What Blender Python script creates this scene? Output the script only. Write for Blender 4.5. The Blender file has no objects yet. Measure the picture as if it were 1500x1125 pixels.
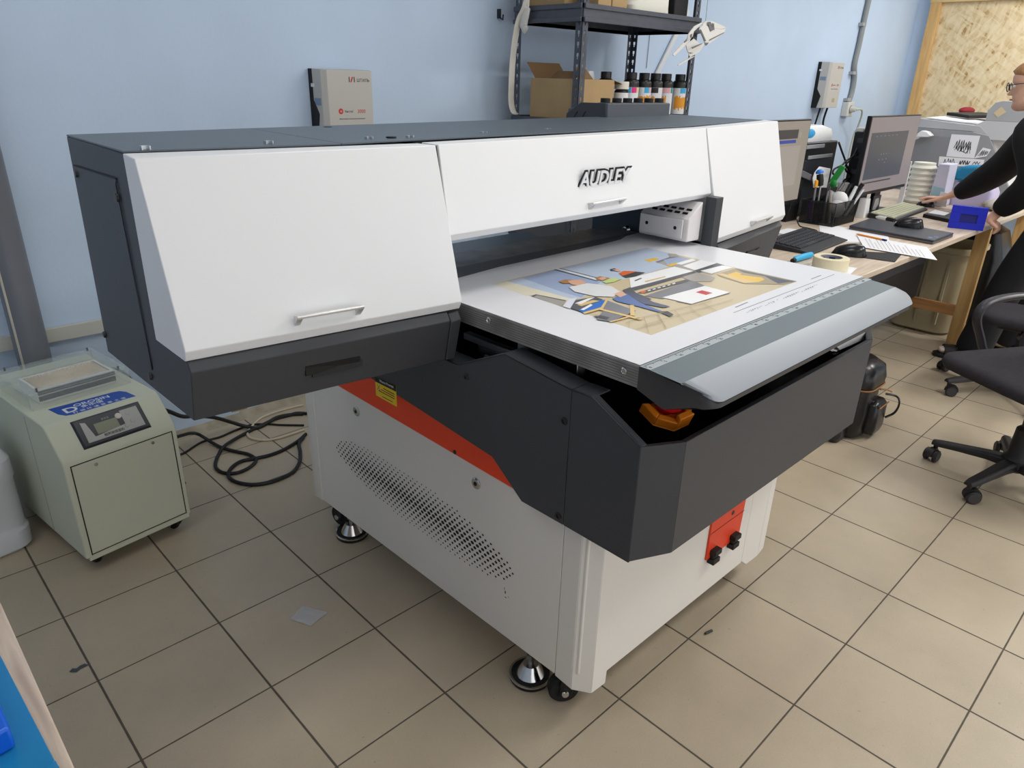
import bpy, bmesh, math, random
from mathutils import Vector, Matrix
random.seed(7)
scene = bpy.context.scene
COL = scene.collection
V = Vector

# ---------------------------------------------------------------- camera
CAM = V((-0.23475, -2.13691, 1.53379))
YAW, PITCH, ROLL, FPX = 0.7926112, -0.4057768, 0.0285552, 1046.016
_f = V((math.cos(PITCH)*math.cos(YAW), math.cos(PITCH)*math.sin(YAW), math.sin(PITCH)))
_r = V((math.sin(YAW), -math.cos(YAW), 0)); _u = _r.cross(_f)
_cr, _sr = math.cos(ROLL), math.sin(ROLL)
RX = _r*_cr + _u*_sr; UX = _u*_cr - _r*_sr
cam_data = bpy.data.cameras.new('camera'); cam = bpy.data.objects.new('camera', cam_data)
COL.objects.link(cam); scene.camera = cam
cam.matrix_world = Matrix(((RX.x, UX.x, -_f.x, CAM.x), (RX.y, UX.y, -_f.y, CAM.y), (RX.z, UX.z, -_f.z, CAM.z), (0, 0, 0, 1)))
cam_data.sensor_width = 36; cam_data.lens = FPX/1500*36; cam_data.clip_start = .02

# ---------------------------------------------------------------- world, exposure, added ceiling lights
world = bpy.data.worlds.new('world'); scene.world = world; world.use_nodes = True
bg = world.node_tree.nodes['Background']; bg.inputs[0].default_value = (.97, .97, .97, 1); bg.inputs[1].default_value = 1.38
scene.view_settings.view_transform = 'Standard'; scene.view_settings.look = 'None'
scene.view_settings.gamma = 1; scene.view_settings.use_curve_mapping = False
scene.view_settings.exposure = 0.0
LAMPS = [  # x, y, watts : unseen area lights added under the ceiling for brightness, 2.95 m up
    (1.2, -1.2, 15), (3.4, -0.5, 9), (5.5, -0.5, 10), (7.4, -0.5, 25),
    (3.4, -2.6, 34), (5.5, -2.6, 56), (1.5, -2.9, 8), (-.8, -0.4, 6)]

# ---------------------------------------------------------------- materials
def lin(c):
    return tuple(((x/255)/12.92 if x/255 <= .04045 else ((x/255+.055)/1.055)**2.4) for x in c)
MATS = {}
def mat(name, rgb, rough=.5, metal=0, spec=.5, noise=0, nscale=40, bump=0, bscale=300, trans=0, alpha=1, emit=0, coat=0, ior=1.45):
    if name in MATS: return MATS[name]
    m = bpy.data.materials.new(name); m.use_nodes = True; MATS[name] = m
    nt = m.node_tree; b = nt.nodes['Principled BSDF']
    c = lin(rgb); b.inputs['Base Color'].default_value = (*c, 1)
    b.inputs['Roughness'].default_value = rough; b.inputs['Metallic'].default_value = metal
    b.inputs['Specular IOR Level'].default_value = spec; b.inputs['IOR'].default_value = ior
    b.inputs['Transmission Weight'].default_value = trans; b.inputs['Alpha'].default_value = alpha
    b.inputs['Coat Weight'].default_value = coat
    if emit:
        b.inputs['Emission Color'].default_value = (*c, 1); b.inputs['Emission Strength'].default_value = emit
    tc = nt.nodes.new('ShaderNodeTexCoord')
    if noise:
        n = nt.nodes.new('ShaderNodeTexNoise'); n.inputs['Scale'].default_value = nscale; n.inputs['Detail'].default_value = 4
        nt.links.new(tc.outputs['Object'], n.inputs['Vector'])
        r = nt.nodes.new('ShaderNodeValToRGB')
        r.color_ramp.elements[0].position = .3; r.color_ramp.elements[1].position = .7
        r.color_ramp.elements[0].color = (*[x*(1-noise) for x in c], 1); r.color_ramp.elements[1].color = (*[min(1, x*(1+noise)) for x in c], 1)
        nt.links.new(n.outputs['Fac'], r.inputs[0]); nt.links.new(r.outputs[0], b.inputs['Base Color'])
        if emit: nt.links.new(r.outputs[0], b.inputs['Emission Color'])
    if bump:
        n2 = nt.nodes.new('ShaderNodeTexNoise'); n2.inputs['Scale'].default_value = bscale; n2.inputs['Detail'].default_value = 3
        nt.links.new(tc.outputs['Object'], n2.inputs['Vector'])
        bp = nt.nodes.new('ShaderNodeBump'); bp.inputs['Strength'].default_value = bump; bp.inputs['Distance'].default_value = .002
        nt.links.new(n2.outputs['Fac'], bp.inputs['Height']); nt.links.new(bp.outputs[0], b.inputs['Normal'])
    return m
def wood(name, ca, cb, scale=(3, 40, 40), rough=.5):
    if name in MATS: return MATS[name]
    m = mat(name, ca, rough); nt = m.node_tree; b = nt.nodes['Principled BSDF']
    tc = nt.nodes.new('ShaderNodeTexCoord'); mp = nt.nodes.new('ShaderNodeMapping'); mp.inputs['Scale'].default_value = scale
    n = nt.nodes.new('ShaderNodeTexNoise'); n.inputs['Scale'].default_value = 1; n.inputs['Detail'].default_value = 6; n.inputs['Distortion'].default_value = .6
    r = nt.nodes.new('ShaderNodeValToRGB'); r.color_ramp.elements[0].position = .35; r.color_ramp.elements[1].position = .68
    r.color_ramp.elements[0].color = (*lin(ca), 1); r.color_ramp.elements[1].color = (*lin(cb), 1)
    L = nt.links.new
    L(tc.outputs['Object'], mp.inputs[0]); L(mp.outputs[0], n.inputs['Vector']); L(n.outputs['Fac'], r.inputs[0]); L(r.outputs[0], b.inputs['Base Color'])
    return m

# ---------------------------------------------------------------- mesh builder
class MB:
    def __init__(s): s.v = []; s.f = []; s.m = []; s.sm = []
    def add(s, vs, fs, m=0, smooth=False):
        o = len(s.v); s.v += [V(p) for p in vs]
        for f in fs: s.f.append([i+o for i in f]); s.m.append(m); s.sm.append(smooth)
        return s
    def poly(s, pts, m=0): return s.add(pts, [list(range(len(pts)))], m)
    def box(s, x0, x1, y0, y1, z0, z1, m=0):
        return s.hexa([(x0,y0,z0),(x1,y0,z0),(x1,y1,z0),(x0,y1,z0),(x0,y0,z1),(x1,y0,z1),(x1,y1,z1),(x0,y1,z1)], m)
    def hexa(s, p, m=0):
        return s.add(p, [(0,3,2,1),(4,5,6,7),(0,1,5,4),(1,2,6,5),(2,3,7,6),(3,0,4,7)], m)
    def obox(s, c, ax, ay, az, m=0):           # centre and three half-axis vectors
        c, ax, ay, az = V(c), V(ax), V(ay), V(az)
        return s.hexa([c+ax*i+ay*j+az*k for k in (-1,1) for i, j in ((-1,-1),(1,-1),(1,1),(-1,1))], m)
    def prism(s, pts, vec, m=0):
        n = len(pts); pts = [V(p) for p in pts]; vec = V(vec)
        return s.loft([pts, [p+vec for p in pts]], m)
    def loft(s, rings, m=0, caps=True, smooth=False):
        n = len(rings[0]); vs = [V(p) for r in rings for p in r]; fs = []
        for k in range(len(rings)-1):
            for i in range(n):
                j = (i+1) % n; fs.append((k*n+i, k*n+j, (k+1)*n+j, (k+1)*n+i))
        o = len(s.v); s.add(vs, fs, m, smooth)
        if caps: s.f += [[o+i for i in range(n)][::-1], [o+(len(rings)-1)*n+i for i in range(n)]]; s.m += [m, m]; s.sm += [False, False]
        return s
    def cyl(s, p0, p1, r0, r1=None, n=20, m=0, caps=True):
        return s.tube([p0, p1], [r0, r0 if r1 is None else r1], n, m, caps)
    def tube(s, pts, r, n=10, m=0, caps=True, flat=1):
        pts = [V(p) for p in pts]; rs = r if isinstance(r, (list, tuple)) else [r]*len(pts)
        rings = []; prev = None
        for i, p in enumerate(pts):
            d = (pts[min(i+1, len(pts)-1)] - pts[max(i-1, 0)]).normalized()
            if prev is None:
                a = d.cross(V((0,0,1)));  a = a if a.length > .1 else d.cross(V((1,0,0)))
            else: a = prev - d*prev.dot(d)
            a.normalize(); prev = a; b = d.cross(a)
            rings.append([p + (a*math.cos(2*math.pi*k/n) + b*math.sin(2*math.pi*k/n)*flat)*rs[i] for k in range(n)])
        return s.loft(rings, m, caps, True)
    def lathe(s, c, prof, n=24, m=0, axis=(0,0,1)):
        c = V(c); z = V(axis).normalized(); a = z.orthogonal().normalized(); b = z.cross(a)
        rings = [[c + z*h + (a*math.cos(2*math.pi*k/n)+b*math.sin(2*math.pi*k/n))*max(r, 1e-4) for k in range(n)] for r, h in prof]
        return s.loft(rings, m, True, True)
    def ball(s, c, r, m=0, n=16):
        r = (r, r, r) if isinstance(r, (int, float)) else r; c = V(c); k = n//2
        rings = []
        for i in range(1, k):
            t = math.pi*i/k; rings.append([c+V((r[0]*math.sin(t)*math.cos(2*math.pi*j/n), r[1]*math.sin(t)*math.sin(2*math.pi*j/n), -r[2]*math.cos(t))) for j in range(n)])
        return s.loft(rings, m, True, True)
    def build(s, name, mats, parent=None, bevel=0, seg=2, angle=35):
        off = V((0,0,0)); q = parent
        while q is not None: off += q.location; q = q.parent
        me = bpy.data.meshes.new(name)
        me.from_pydata([tuple(p-off) for p in s.v], [], s.f)
        mats = mats if isinstance(mats, (list, tuple)) else [mats]
        for mm in mats: me.materials.append(mm)
        for i, p in enumerate(me.polygons): p.material_index = s.m[i]; p.use_smooth = True
        bm = bmesh.new(); bm.from_mesh(me); bmesh.ops.recalc_face_normals(bm, faces=bm.faces); bm.to_mesh(me); bm.free()
        me.set_sharp_from_angle(angle=math.radians(angle))
        o = bpy.data.objects.new(name, me); COL.objects.link(o)
        if parent is not None: o.parent = parent
        if bevel:
            b = o.modifiers.new('bevel', 'BEVEL'); b.width = bevel; b.segments = seg; b.limit_method = 'ANGLE'; b.angle_limit = math.radians(30); b.harden_normals = False
        return o
def tag(o, label, cat, group=None, kind=None):
    o['label'] = label; o['category'] = cat
    if group: o['group'] = group
    if kind: o['kind'] = kind
    return o
def thing(name, label, cat, loc, group=None):
    o = bpy.data.objects.new(name, None); COL.objects.link(o); o.location = loc; o.empty_display_size = .05
    return tag(o, label, cat, group)
def structure(o): o['kind'] = 'structure'; return o
def part_label(o, t): o['label'] = t; return o
def copy_tree(o, delta, parent=None):
    c = o.copy(); COL.objects.link(c)
    if parent is not None: c.parent = parent
    else: c.location = o.location + V(delta)
    for ch in o.children: copy_tree(ch, delta, c)
    return c
def smooth_path(pts, n=8):
    pts = [V(p) for p in pts]; out = []
    for i in range(len(pts)-1):
        p0, p1, p2, p3 = pts[max(i-1,0)], pts[i], pts[i+1], pts[min(i+2, len(pts)-1)]
        for k in range(n):
            t = k/n; out.append(.5*((2*p1)+(p2-p0)*t+(2*p0-5*p1+4*p2-p3)*t*t+(3*p1-p0-3*p2+p3)*t**3))
    return out+[pts[-1]]
def text(name, body, origin, right, up, size, material, parent, depth=.0006, bold=0, shear=0, align='LEFT'):
    """lettering as real thin geometry standing on a surface"""
    cu = bpy.data.curves.new(name, 'FONT'); cu.body = body; cu.size = 1; cu.extrude = depth/size/2; cu.offset = bold; cu.shear = shear; cu.align_x = align; cu.resolution_u = 3
    t = bpy.data.objects.new(name, cu); COL.objects.link(t); bpy.context.view_layer.update()
    me = bpy.data.meshes.new_from_object(t.evaluated_get(bpy.context.evaluated_depsgraph_get())); bpy.data.objects.remove(t); bpy.data.curves.remove(cu)
    r = V(right).normalized(); u = V(up); u = (u - r*u.dot(r)).normalized(); n = r.cross(u)
    off = V((0,0,0)); q = parent
    while q is not None: off += q.location; q = q.parent
    for v in me.vertices: v.co = V(origin)-off + (r*v.co.x + u*v.co.y + n*v.co.z)*size + n*depth/2
    me.name = name; me.materials.clear(); me.materials.append(material)
    for p in me.polygons: p.material_index = 0
    o = bpy.data.objects.new(name, me); COL.objects.link(o); o.parent = parent
    return o
# survey helpers: where the sight line measured at (u, v) meets a known plane of the room
def _ray(u, v): return _f + RX*((u-750)/FPX) - UX*((v-562.5)/FPX)
def on_x(u, v, x): d = _ray(u, v); return CAM + d*((x-CAM.x)/d.x)
def on_y(u, v, y): d = _ray(u, v); return CAM + d*((y-CAM.y)/d.y)
def on_z(u, v, z): d = _ray(u, v); return CAM + d*((z-CAM.z)/d.z)
def on_plane(u, v, p, n): d = _ray(u, v); n = V(n); return CAM + d*(((V(p)-CAM).dot(n))/d.dot(n))
X, Y, Z = V((1,0,0)), V((0,1,0)), V((0,0,1))
# ---------------------------------------------------------------- room shell
TILE = .333
def floor_mat():
    m = mat('floor_tile', (166, 150, 126), .42); nt = m.node_tree; b = nt.nodes['Principled BSDF']; L = nt.links.new; N = nt.nodes.new
    tc = N('ShaderNodeTexCoord'); sp = N('ShaderNodeSeparateXYZ'); L(tc.outputs['Object'], sp.inputs[0])
    def math_(op, a, bb=None):
        n = N('ShaderNodeMath'); n.operation = op
        for i, q in enumerate((a, bb)):
            if q is None: continue
            if isinstance(q, (int, float)): n.inputs[i].default_value = q
            else: L(q, n.inputs[i])
        return n.outputs[0]
    dx = math_('PINGPONG', sp.outputs[0], TILE/2); dy = math_('PINGPONG', sp.outputs[1], TILE/2)
    d = math_('MINIMUM', math_('SUBTRACT', dx, .0005), math_('ADD', dy, .0002))
    jn = N('ShaderNodeTexNoise'); jn.inputs['Scale'].default_value = 25; L(tc.outputs['Object'], jn.inputs['Vector'])
    d = math_('ADD', d, math_('MULTIPLY', math_('SUBTRACT', jn.outputs['Fac'], .5), .0012))
    mr = N('ShaderNodeMapRange'); mr.inputs[1].default_value = .0017; mr.inputs[2].default_value = .0030; L(d, mr.inputs[0])
    cx = math_('FLOOR', math_('DIVIDE', sp.outputs[0], TILE)); cy = math_('FLOOR', math_('DIVIDE', sp.outputs[1], TILE))
    cb = N('ShaderNodeCombineXYZ'); L(cx, cb.inputs[0]); L(cy, cb.inputs[1])
    wn = N('ShaderNodeTexWhiteNoise'); L(cb.outputs[0], wn.inputs['Vector'])
    fine = N('ShaderNodeTexNoise'); fine.inputs['Scale'].default_value = 260; fine.inputs['Detail'].default_value = 2; L(tc.outputs['Object'], fine.inputs['Vector'])
    big = N('ShaderNodeTexNoise'); big.inputs['Scale'].default_value = 3.2; big.inputs['Detail'].default_value = 6; big.inputs['Roughness'].default_value = .65; L(tc.outputs['Object'], big.inputs['Vector'])
    spk = N('ShaderNodeTexNoise'); spk.inputs['Scale'].default_value = 55; spk.inputs['Detail'].default_value = 3; L(tc.outputs['Object'], spk.inputs['Vector'])
    v = math_('ADD', math_('MULTIPLY', math_('SUBTRACT', wn.outputs['Value'], .5), .06), math_('MULTIPLY', math_('SUBTRACT', fine.outputs['Fac'], .5), .22))
    v = math_('ADD', v, math_('MULTIPLY', math_('SUBTRACT', big.outputs['Fac'], .5), .42))
    sk = N('ShaderNodeMapRange'); sk.inputs[1].default_value = .70; sk.inputs[2].default_value = .76; sk.inputs[4].default_value = -.22; L(spk.outputs['Fac'], sk.inputs[0])
    v = math_('ADD', math_('ADD', v, sk.outputs[0]), 1.0)
    vm = N('ShaderNodeVectorMath'); vm.operation = 'SCALE'; vm.inputs[0].default_value = lin((184, 170, 148)); L(v, vm.inputs['Scale'])
    mx = N('ShaderNodeMix'); mx.data_type = 'RGBA'; mx.inputs[6].default_value = (*lin((86, 79, 68)), 1)
    L(mr.outputs[0], mx.inputs[0]); L(vm.outputs[0], mx.inputs[7]); L(mx.outputs[2], b.inputs['Base Color'])
    rr = N('ShaderNodeMapRange'); rr.inputs[3].default_value = .8; rr.inputs[4].default_value = .4; L(mr.outputs[0], rr.inputs[0]); L(rr.outputs[0], b.inputs['Roughness'])
    bp = N('ShaderNodeBump'); bp.inputs['Strength'].default_value = .5; bp.inputs['Distance'].default_value = .002; L(mr.outputs[0], bp.inputs['Height']); L(bp.outputs[0], b.inputs['Normal'])
    return m
M_wall = mat('wall_paint', (199, 218, 241), .75, noise=.04, nscale=2.2, bump=.25, bscale=70)
WY = .97
structure(MB().poly([(-2.6,-6,0),(8.6,-6,0),(8.6,WY,0),(-2.6,WY,0)]).build('floor', floor_mat()))
structure(MB().box(-2.6, 8.6, WY, WY+.12, 0, 3.0).build('wall_back', M_wall))
structure(MB().box(8.6, 8.72, -6, WY+.12, 0, 3.0).build('wall_right', M_wall))
structure(MB().box(-2.72, -2.6, -6, WY+.12, 0, 3.0).build('wall_left', M_wall))
structure(MB().box(-2.72, 8.72, -6, WY+.12, 3.0, 3.1).build('ceiling', mat('ceiling_white', (232, 233, 232), .8)))
sk = MB()
for x0, x1, h, dp in ((-2.6, .62, .035, .03), (.62, 1.0, .022, .05), (1.0, 1.6, .03, .035), (1.6, 8.6, .03, .03)):
    sk.prism([(x0, WY, 0), (x0, WY-dp, 0), (x0, WY-dp*.25, h*.6), (x0, WY, h)], (x1-x0, 0, 0))
structure(sk.build('trim_1', mat('mortar_fillet', (166, 158, 138), .9, noise=.2, nscale=14, bump=.6, bscale=60)))
for i, (x, y, w) in enumerate(LAMPS):
    ld = bpy.data.lights.new('ceiling_fill_light', 'AREA'); ld.shape = 'RECTANGLE'; ld.size = 1.15; ld.size_y = .5; ld.energy = w; ld.color = (1, .985, .96)
    lo = bpy.data.objects.new('ceiling_fill_light', ld); COL.objects.link(lo); lo.location = (x, y, 2.95)

hk = on_y(731, 20, WY-.01)
tag(MB().obox(hk, V((.006, 0, 0)), V((0, .0098, 0)), V((0, 0, .022))).tube([hk+V((0, -.01, -.02)), hk+V((0, -.03, -.03)), hk+V((0, -.032, -.005))], .004, 8).build('wall_hook', mat('hook_dark', (40, 44, 50), .5)), 'small dark hook on the blue wall left of the rack', 'hook')
# ---------------------------------------------------------------- printer materials
M_white = mat('printer_white', (232, 233, 235), .38, bump=.05, bscale=500)
M_base = mat('printer_base_white', (226, 222, 216), .45, bump=.08, bscale=500)
M_dark = mat('printer_charcoal', (62, 64, 69), .42, spec=.45, bump=.25, bscale=900)
M_lid = mat('printer_lid_grey', (86, 96, 105), .38, bump=.25, bscale=900)
M_bk = mat('matt_black', (16, 16, 18), .6)
M_screw = mat('screw_black', (28, 27, 28), .35, spec=.6)
M_chrome = mat('chrome', (205, 205, 205), .16, metal=1)
M_steel = mat('steel', (150, 150, 150), .3, metal=1)
M_red = mat('red_enamel', (242, 72, 34), .4)
M_redf = mat('red_front', (225, 66, 34), .4)
M_inner = mat('inner_blue_grey', (60, 72, 84), .4)
M_silver = mat('silver_coat', (148, 154, 162), .36)
M_alu = mat('ruler_aluminium', (172, 180, 184), .35)

P = thing('flatbed_printer', 'large white and charcoal flatbed printer with AUDLEY badge, in the middle of the room', 'printer', (1.36, -.8, 0))
xa, xb = .845, 1.795
# base cabinet: white sheet-metal box with corner posts, sloped bottom and notches
body = MB()
zb0, zb1 = .093, .118
body.box(xa+.006, xb-.004, -1.30, 0.0, .16, .66)
base = body.build('base_cabinet', M_base, P, .003)
sp = MB()
sp.prism([(xa, -1.228, .117), (xa, -.073, .094), (xa, -.073, .72), (xa, -1.228, .72)], (.012, 0, 0))
side = sp.build('side_panel', M_base, base, .0015)
post = MB()
post.prism([(xa, -1.2295, .112), (xa, -1.285, .108), (xa, -1.285, .72), (xa, -1.2295, .72)], (.02, 0, 0))
post.loft([[(xa, -1.285, .106), (xa+.035, -1.325, .098), (xa+.035, -1.29, .098), (xa+.02, -1.27, .106)], [(xa, -1.285, .72), (xa+.035, -1.325, .72), (xa+.035, -1.29, .72), (xa+.02, -1.27, .72)]])
post.prism([(xa+.035, -1.325, .098), (xa+.092, -1.325, .094), (xa+.094, -1.325, .132), (xa+.094, -1.325, .72), (xa+.035, -1.325, .72)], (0, .03, 0))
post.build('corner_post', M_base, base, .002)
fp = MB()
fp.prism([(xa+.094, -1.322, .130), (1.56, -1.322, .126), (1.62, -1.322, .126), (1.62, -1.322, .72), (xa+.094, -1.322, .72)], (0, .02, 0))
fp.build('front_panel', M_base, base, .0015)
post = MB()
post.prism([(1.62, -1.322, .13), (1.66, -1.322, .098), (1.735, -1.322, .095), (1.735, -1.322, .72), (1.62, -1.322, .72)], (0, .02, 0))
post.loft([[(1.735, -1.322, .095), (xb, -1.312, .092), (xb, -1.28, .092), (1.735, -1.30, .095)], [(1.735, -1.322, .72), (xb, -1.312, .72), (xb, -1.28, .72), (1.735, -1.30, .72)]])
post.build('corner_post', M_base, base, .002)
post = MB()
post.loft([[(xa-.002, -.074, .092), (xa-.002, -.02, .086), (xa+.02, .016, .084), (xa+.03, -.074, .092)], [(xa-.002, -.074, .72), (xa-.002, -.02, .72), (xa+.02, .016, .72), (xa+.03, -.074, .72)]])
post.build('corner_post', M_base, base, .002)
# perforated vent: a lens-shaped field of slots
vb = MB(); cy0, cz0 = -.635, .352
rows = 15
for r in range(rows):
    z = cz0 + (r-7)*.0118
    for k in range(-38, 39):
        y = cy0 + (k + .5*(r % 2))*.0215
        sk_ = cy0 + (z-cz0)*.9
        e = ((y-sk_)/.425)**2 + ((z-cz0)/.092)**2
        if e > 1: continue
        w = max(0, 1-abs(z-cz0)/.092)*max(.25, 1-abs((y-sk_)/.47)**4)
        ry, rz = .0020+.0058*w, .0019+.0038*w
        n = 8
        vb.poly([(xa-.0006, y+ry*math.cos(2*math.pi*i/n), z+rz*math.sin(2*math.pi*i/n)) for i in range(n)])
part_label(vb.build('vent_holes', M_bk, side), 'lens-shaped field of dark slots')
for (y, z) in ((-.348, .552), (-.919, .548)):
    k = MB().lathe((xa, y, z), [(0, -.006), (.0165, -.006), (.0165, .003), (.014, .005), (.0, .005)], 24, 0, (-1, 0, 0)).build('panel_lock', M_chrome, side)
    MB().box(xa-.0058, xa-.005, y-.0015, y+.0015, z-.006, z+.004).lathe((xa-.005, y, z), [(.006, 0), (.006, .001), (0, .001)], 12, 0, (-1, 0, 0)).build('key_slot', M_bk, k)
# red flash along the side
rd = MB().prism([(xa-.012, -.26, .615), (xa-.012, -1.126, .604), (xa-.012, -1.13, .612), (xa-.012, -1.03, .69), (xa-.012, -.26, .76)], (.0118, 0, 0))
red = rd.build('red_flash', M_red, P, .001)
MB().lathe((xa-.012, -.845, .615), [(0, 0), (.0065, 0), (.0055, .002), (0, .002)], 16, 0, (-1, 0, 0)).build('screw', M_screw, red)
# chips in the paint
chips = []
for y, z, w, h in ((-1.04, .258, .004, .012), (-1.043, .246, .007, .003), (-1.036, .27, .002, .008), (-1.052, .253, .002, .003), (-1.01, .352, .008, .003), (-1.018, .345, .003, .004), (-1.0, .345, .002, .003)):
    MB().prism([(xa-.0004, y, z), (xa-.0004, y+w, z+h*.2), (xa-.0004, y+w*.6, z+h), (xa-.0004, y-w*.2, z+h*.7)], (.0003, 0, 0)).build("paint_chip", mat("chip_grey", (70, 68, 66), .8), side)
chip = mat("chip_grey", (70, 68, 66), .8)
# red front hatch with two black clips
hx0, hx1 = 1.372, 1.563
hat = MB().prism([(hx0, -1.322, .262), (hx1-.008, -1.322, .262), (hx1, -1.322, .44), (hx1, -1.322, .60), (hx0, -1.322, .60)], (0, -.006, 0)).build('front_hatch', M_redf, P, .001)
MB().box(hx0, hx1-.002, -1.3288, -1.3284, .352, .3535).build('seam', mat('seam_red_dark', (120, 34, 20), .6), hat)
MB().lathe((1.49, -1.328, .375), [(0, 0), (.008, 0), (.006, .002), (0, .002)], 14, 0, (0, -1, 0)).build('screw', M_screw, hat)
for x in (1.405, 1.515):
    c = MB().box(x-.018, x+.018, -1.345, -1.322, .245, .262).box(x-.014, x+.014, -1.34, -1.322, .262, .275).box(x-.018, x+.018, -1.347, -1.322, .275, .292).build('clip', M_bk, hat, .002)

# levelling feet and casters
def foot(x, y):
    f = MB().lathe((x, y, 0), [(0, 0), (.056, 0), (.058, .004), (.058, .014), (.054, .017), (.045, .0175), (.0, .0175)], 32, 0).build('levelling_foot', M_bk, P)
    MB().lathe((x, y, 0), [(.0585, .012), (.0595, .013), (.0595, .0165), (.058, .017)], 32).build('rim', M_chrome, f)
    MB().lathe((x, y, 0), [(.04, .0175), (.022, .05), (.0, .051)], 28).build('cone', M_chrome, f)
    MB().cyl((x, y, .05), (x, y, .17), .0085, n=14).lathe((x, y, 0), [(.015, .068), (.015, .084), (0, .084)], 6).build('rod', M_steel, f)
foot(.877, -1.115); foot(.876, -.21); foot(1.74, -1.12); foot(1.74, -.21)
def caster(x, y, parent, r=.04, w=.034, top=.16, ang=0, name='caster'):
    ax = V((math.cos(ang), math.sin(ang), 0)); fw = V((-math.sin(ang), math.cos(ang), 0)); c = V((x, y, r))
    wh = MB().lathe(c-ax*w/2, [(0, 0), (r*.55, 0), (r*.62, .002), (r*.9, .001), (r, .006), (r, w-.006), (r*.9, w-.001), (r*.62, w-.002), (r*.55, w), (0, w)], 28, 0, ax).build(name, M_bk, parent)
    q = c - fw*r*.35
    fk = MB()
    for s in (-1, 1):
        b = c + ax*s*(w/2+.005)
        fk.prism([b-fw*.016-Z*.012, b+fw*.016-Z*.012, b+fw*.022-fw*r*.3+Z*(top-r-.02), b-fw*.03-fw*r*.3+Z*(top-r-.02)], ax*.003*s)
    fk.obox(c - fw*r*.35+Z*(top-r-.02), ax*(w/2+.008), fw*.03, Z*.004)
    fk.build('fork', mat('caster_fork', (40, 40, 42), .4, metal=.6), wh, .001)
    MB().lathe(c-ax*(w/2+.014), [(0, 0), (.009, 0), (.0105, .003), (.0105, .006), (0, .006)], 14, 0, ax).build('axle_bolt', M_chrome, wh)
caster(.888, -1.225, P, .042, .036, .165, .95); caster(.888, -.13, P, .042, .036, .165, .2); caster(1.72, -1.22, P, .042, .036, .165, .4)
# ---------------------------------------------------------------- charcoal upper body
xs, xe = .800, 1.915
sideprof = [(-1.262, .613), (-1.262, .946), (-1.06, .966), (-.90, .890), (-.22, .885), (-.22, .74), (-.549, .727), (-1.026, .688), (-1.13, .612)]
bs = MB().prism([(xs, y, z) for y, z in sideprof], (.006, 0, 0))
bs.prism([(xs, -1.262, .946), (xs, -1.06, .966), (xs, -1.06, .962), (xs, -1.262, .942)], (.058, 0, 0))
bs.prism([(xs, -1.06, .966), (xs, -.90, .890), (xs, -.90, .886), (xs, -1.06, .962)], (.058, 0, 0))
bs.prism([(xs, -.90, .890), (xs, -.22, .885), (xs, -.22, .881), (xs, -.90, .886)], (.058, 0, 0))
bs.prism([(xs, -1.262, .946), (xs, -.22, .885), (xs, -.22, .70), (xs, -1.262, .615)], (.006, 0, 0)) if 0 else None
ub = bs.build('side_cover', M_dark, P, .0012)
bs = MB().prism([(xe-.006, y, z) for y, z in sideprof], (.006, 0, 0))
bs.prism([(xe-.058, -1.262, .946), (xe-.058, -1.06, .966), (xe-.058, -1.06, .962), (xe-.058, -1.262, .942)], (.058, 0, 0))
bs.build('side_cover', M_dark, P, .0012)
for y, z in ((-1.248, .868), (-1.248, .63), (-.505, .76), (-.93, .868)):
    MB().lathe((xs, y, z), [(0, -.002), (.0095, -.002), (.0085, .0022), (.005, .003), (.0045, .001), (0, .001)], 18, 0, (-1, 0, 0)).build('screw', M_screw, ub)
# caution sticker
stk = MB().prism([(xs-.0007, -.533, .742), (xs-.0007, -.634, .747), (xs-.0007, -.634, .683), (xs-.0007, -.533, .684)], (.0006, 0, 0), 0)
stk.prism([(xs-.0011, -.533, .742), (xs-.0011, -.634, .747), (xs-.0011, -.634, .729), (xs-.0011, -.533, .727)], (.0005, 0, 0), 1)
for i, z in enumerate((.718, .711, .704)):
    stk.box(xs-.0010, xs-.0006, -.625, -.572+i*.012, z-.0012, z+.0012, 1)
stk.box(xs-.0010, xs-.0006, -.615, -.565, .690, .692, 1)
for s in (-1, 1): stk.prism([(xs-.0010, -.548-.008*s, .722), (xs-.0010, -.548-.006*s, .722), (xs-.0010, -.548+.009*s, .704), (xs-.0010, -.548+.007*s, .704)], (.0004, 0, 0), 2)
sk = stk.build('caution_sticker', [mat('sticker_yellow', (240, 205, 40), .5), M_bk, mat('sticker_blue', (60, 80, 120), .5)], ub)
part_label(sk, 'yellow sticker with a black heading')
text('sticker_heading', 'Warm Prompt', (xs-.0018, -.556, .7335), (0, -1, 0.05), Z, .0115, mat('sticker_print', (232, 232, 232), .5), sk, .0003)
# front trough: octagonal tub around the end of the table
cz = [(xs, -1.262), (xs, -1.446), (.889, -1.49), (1.822, -1.49), (xe, -1.446), (xe, -1.262)]
topz = [.946, .885, .883, .883, .900, .946]
th = .014
inn = [(xs+.02, -1.262), (xs+.02, -1.437), (.896, -1.474), (1.815, -1.474), (xe-.02, -1.437), (xe-.02, -1.262)]
tub = MB()
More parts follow.
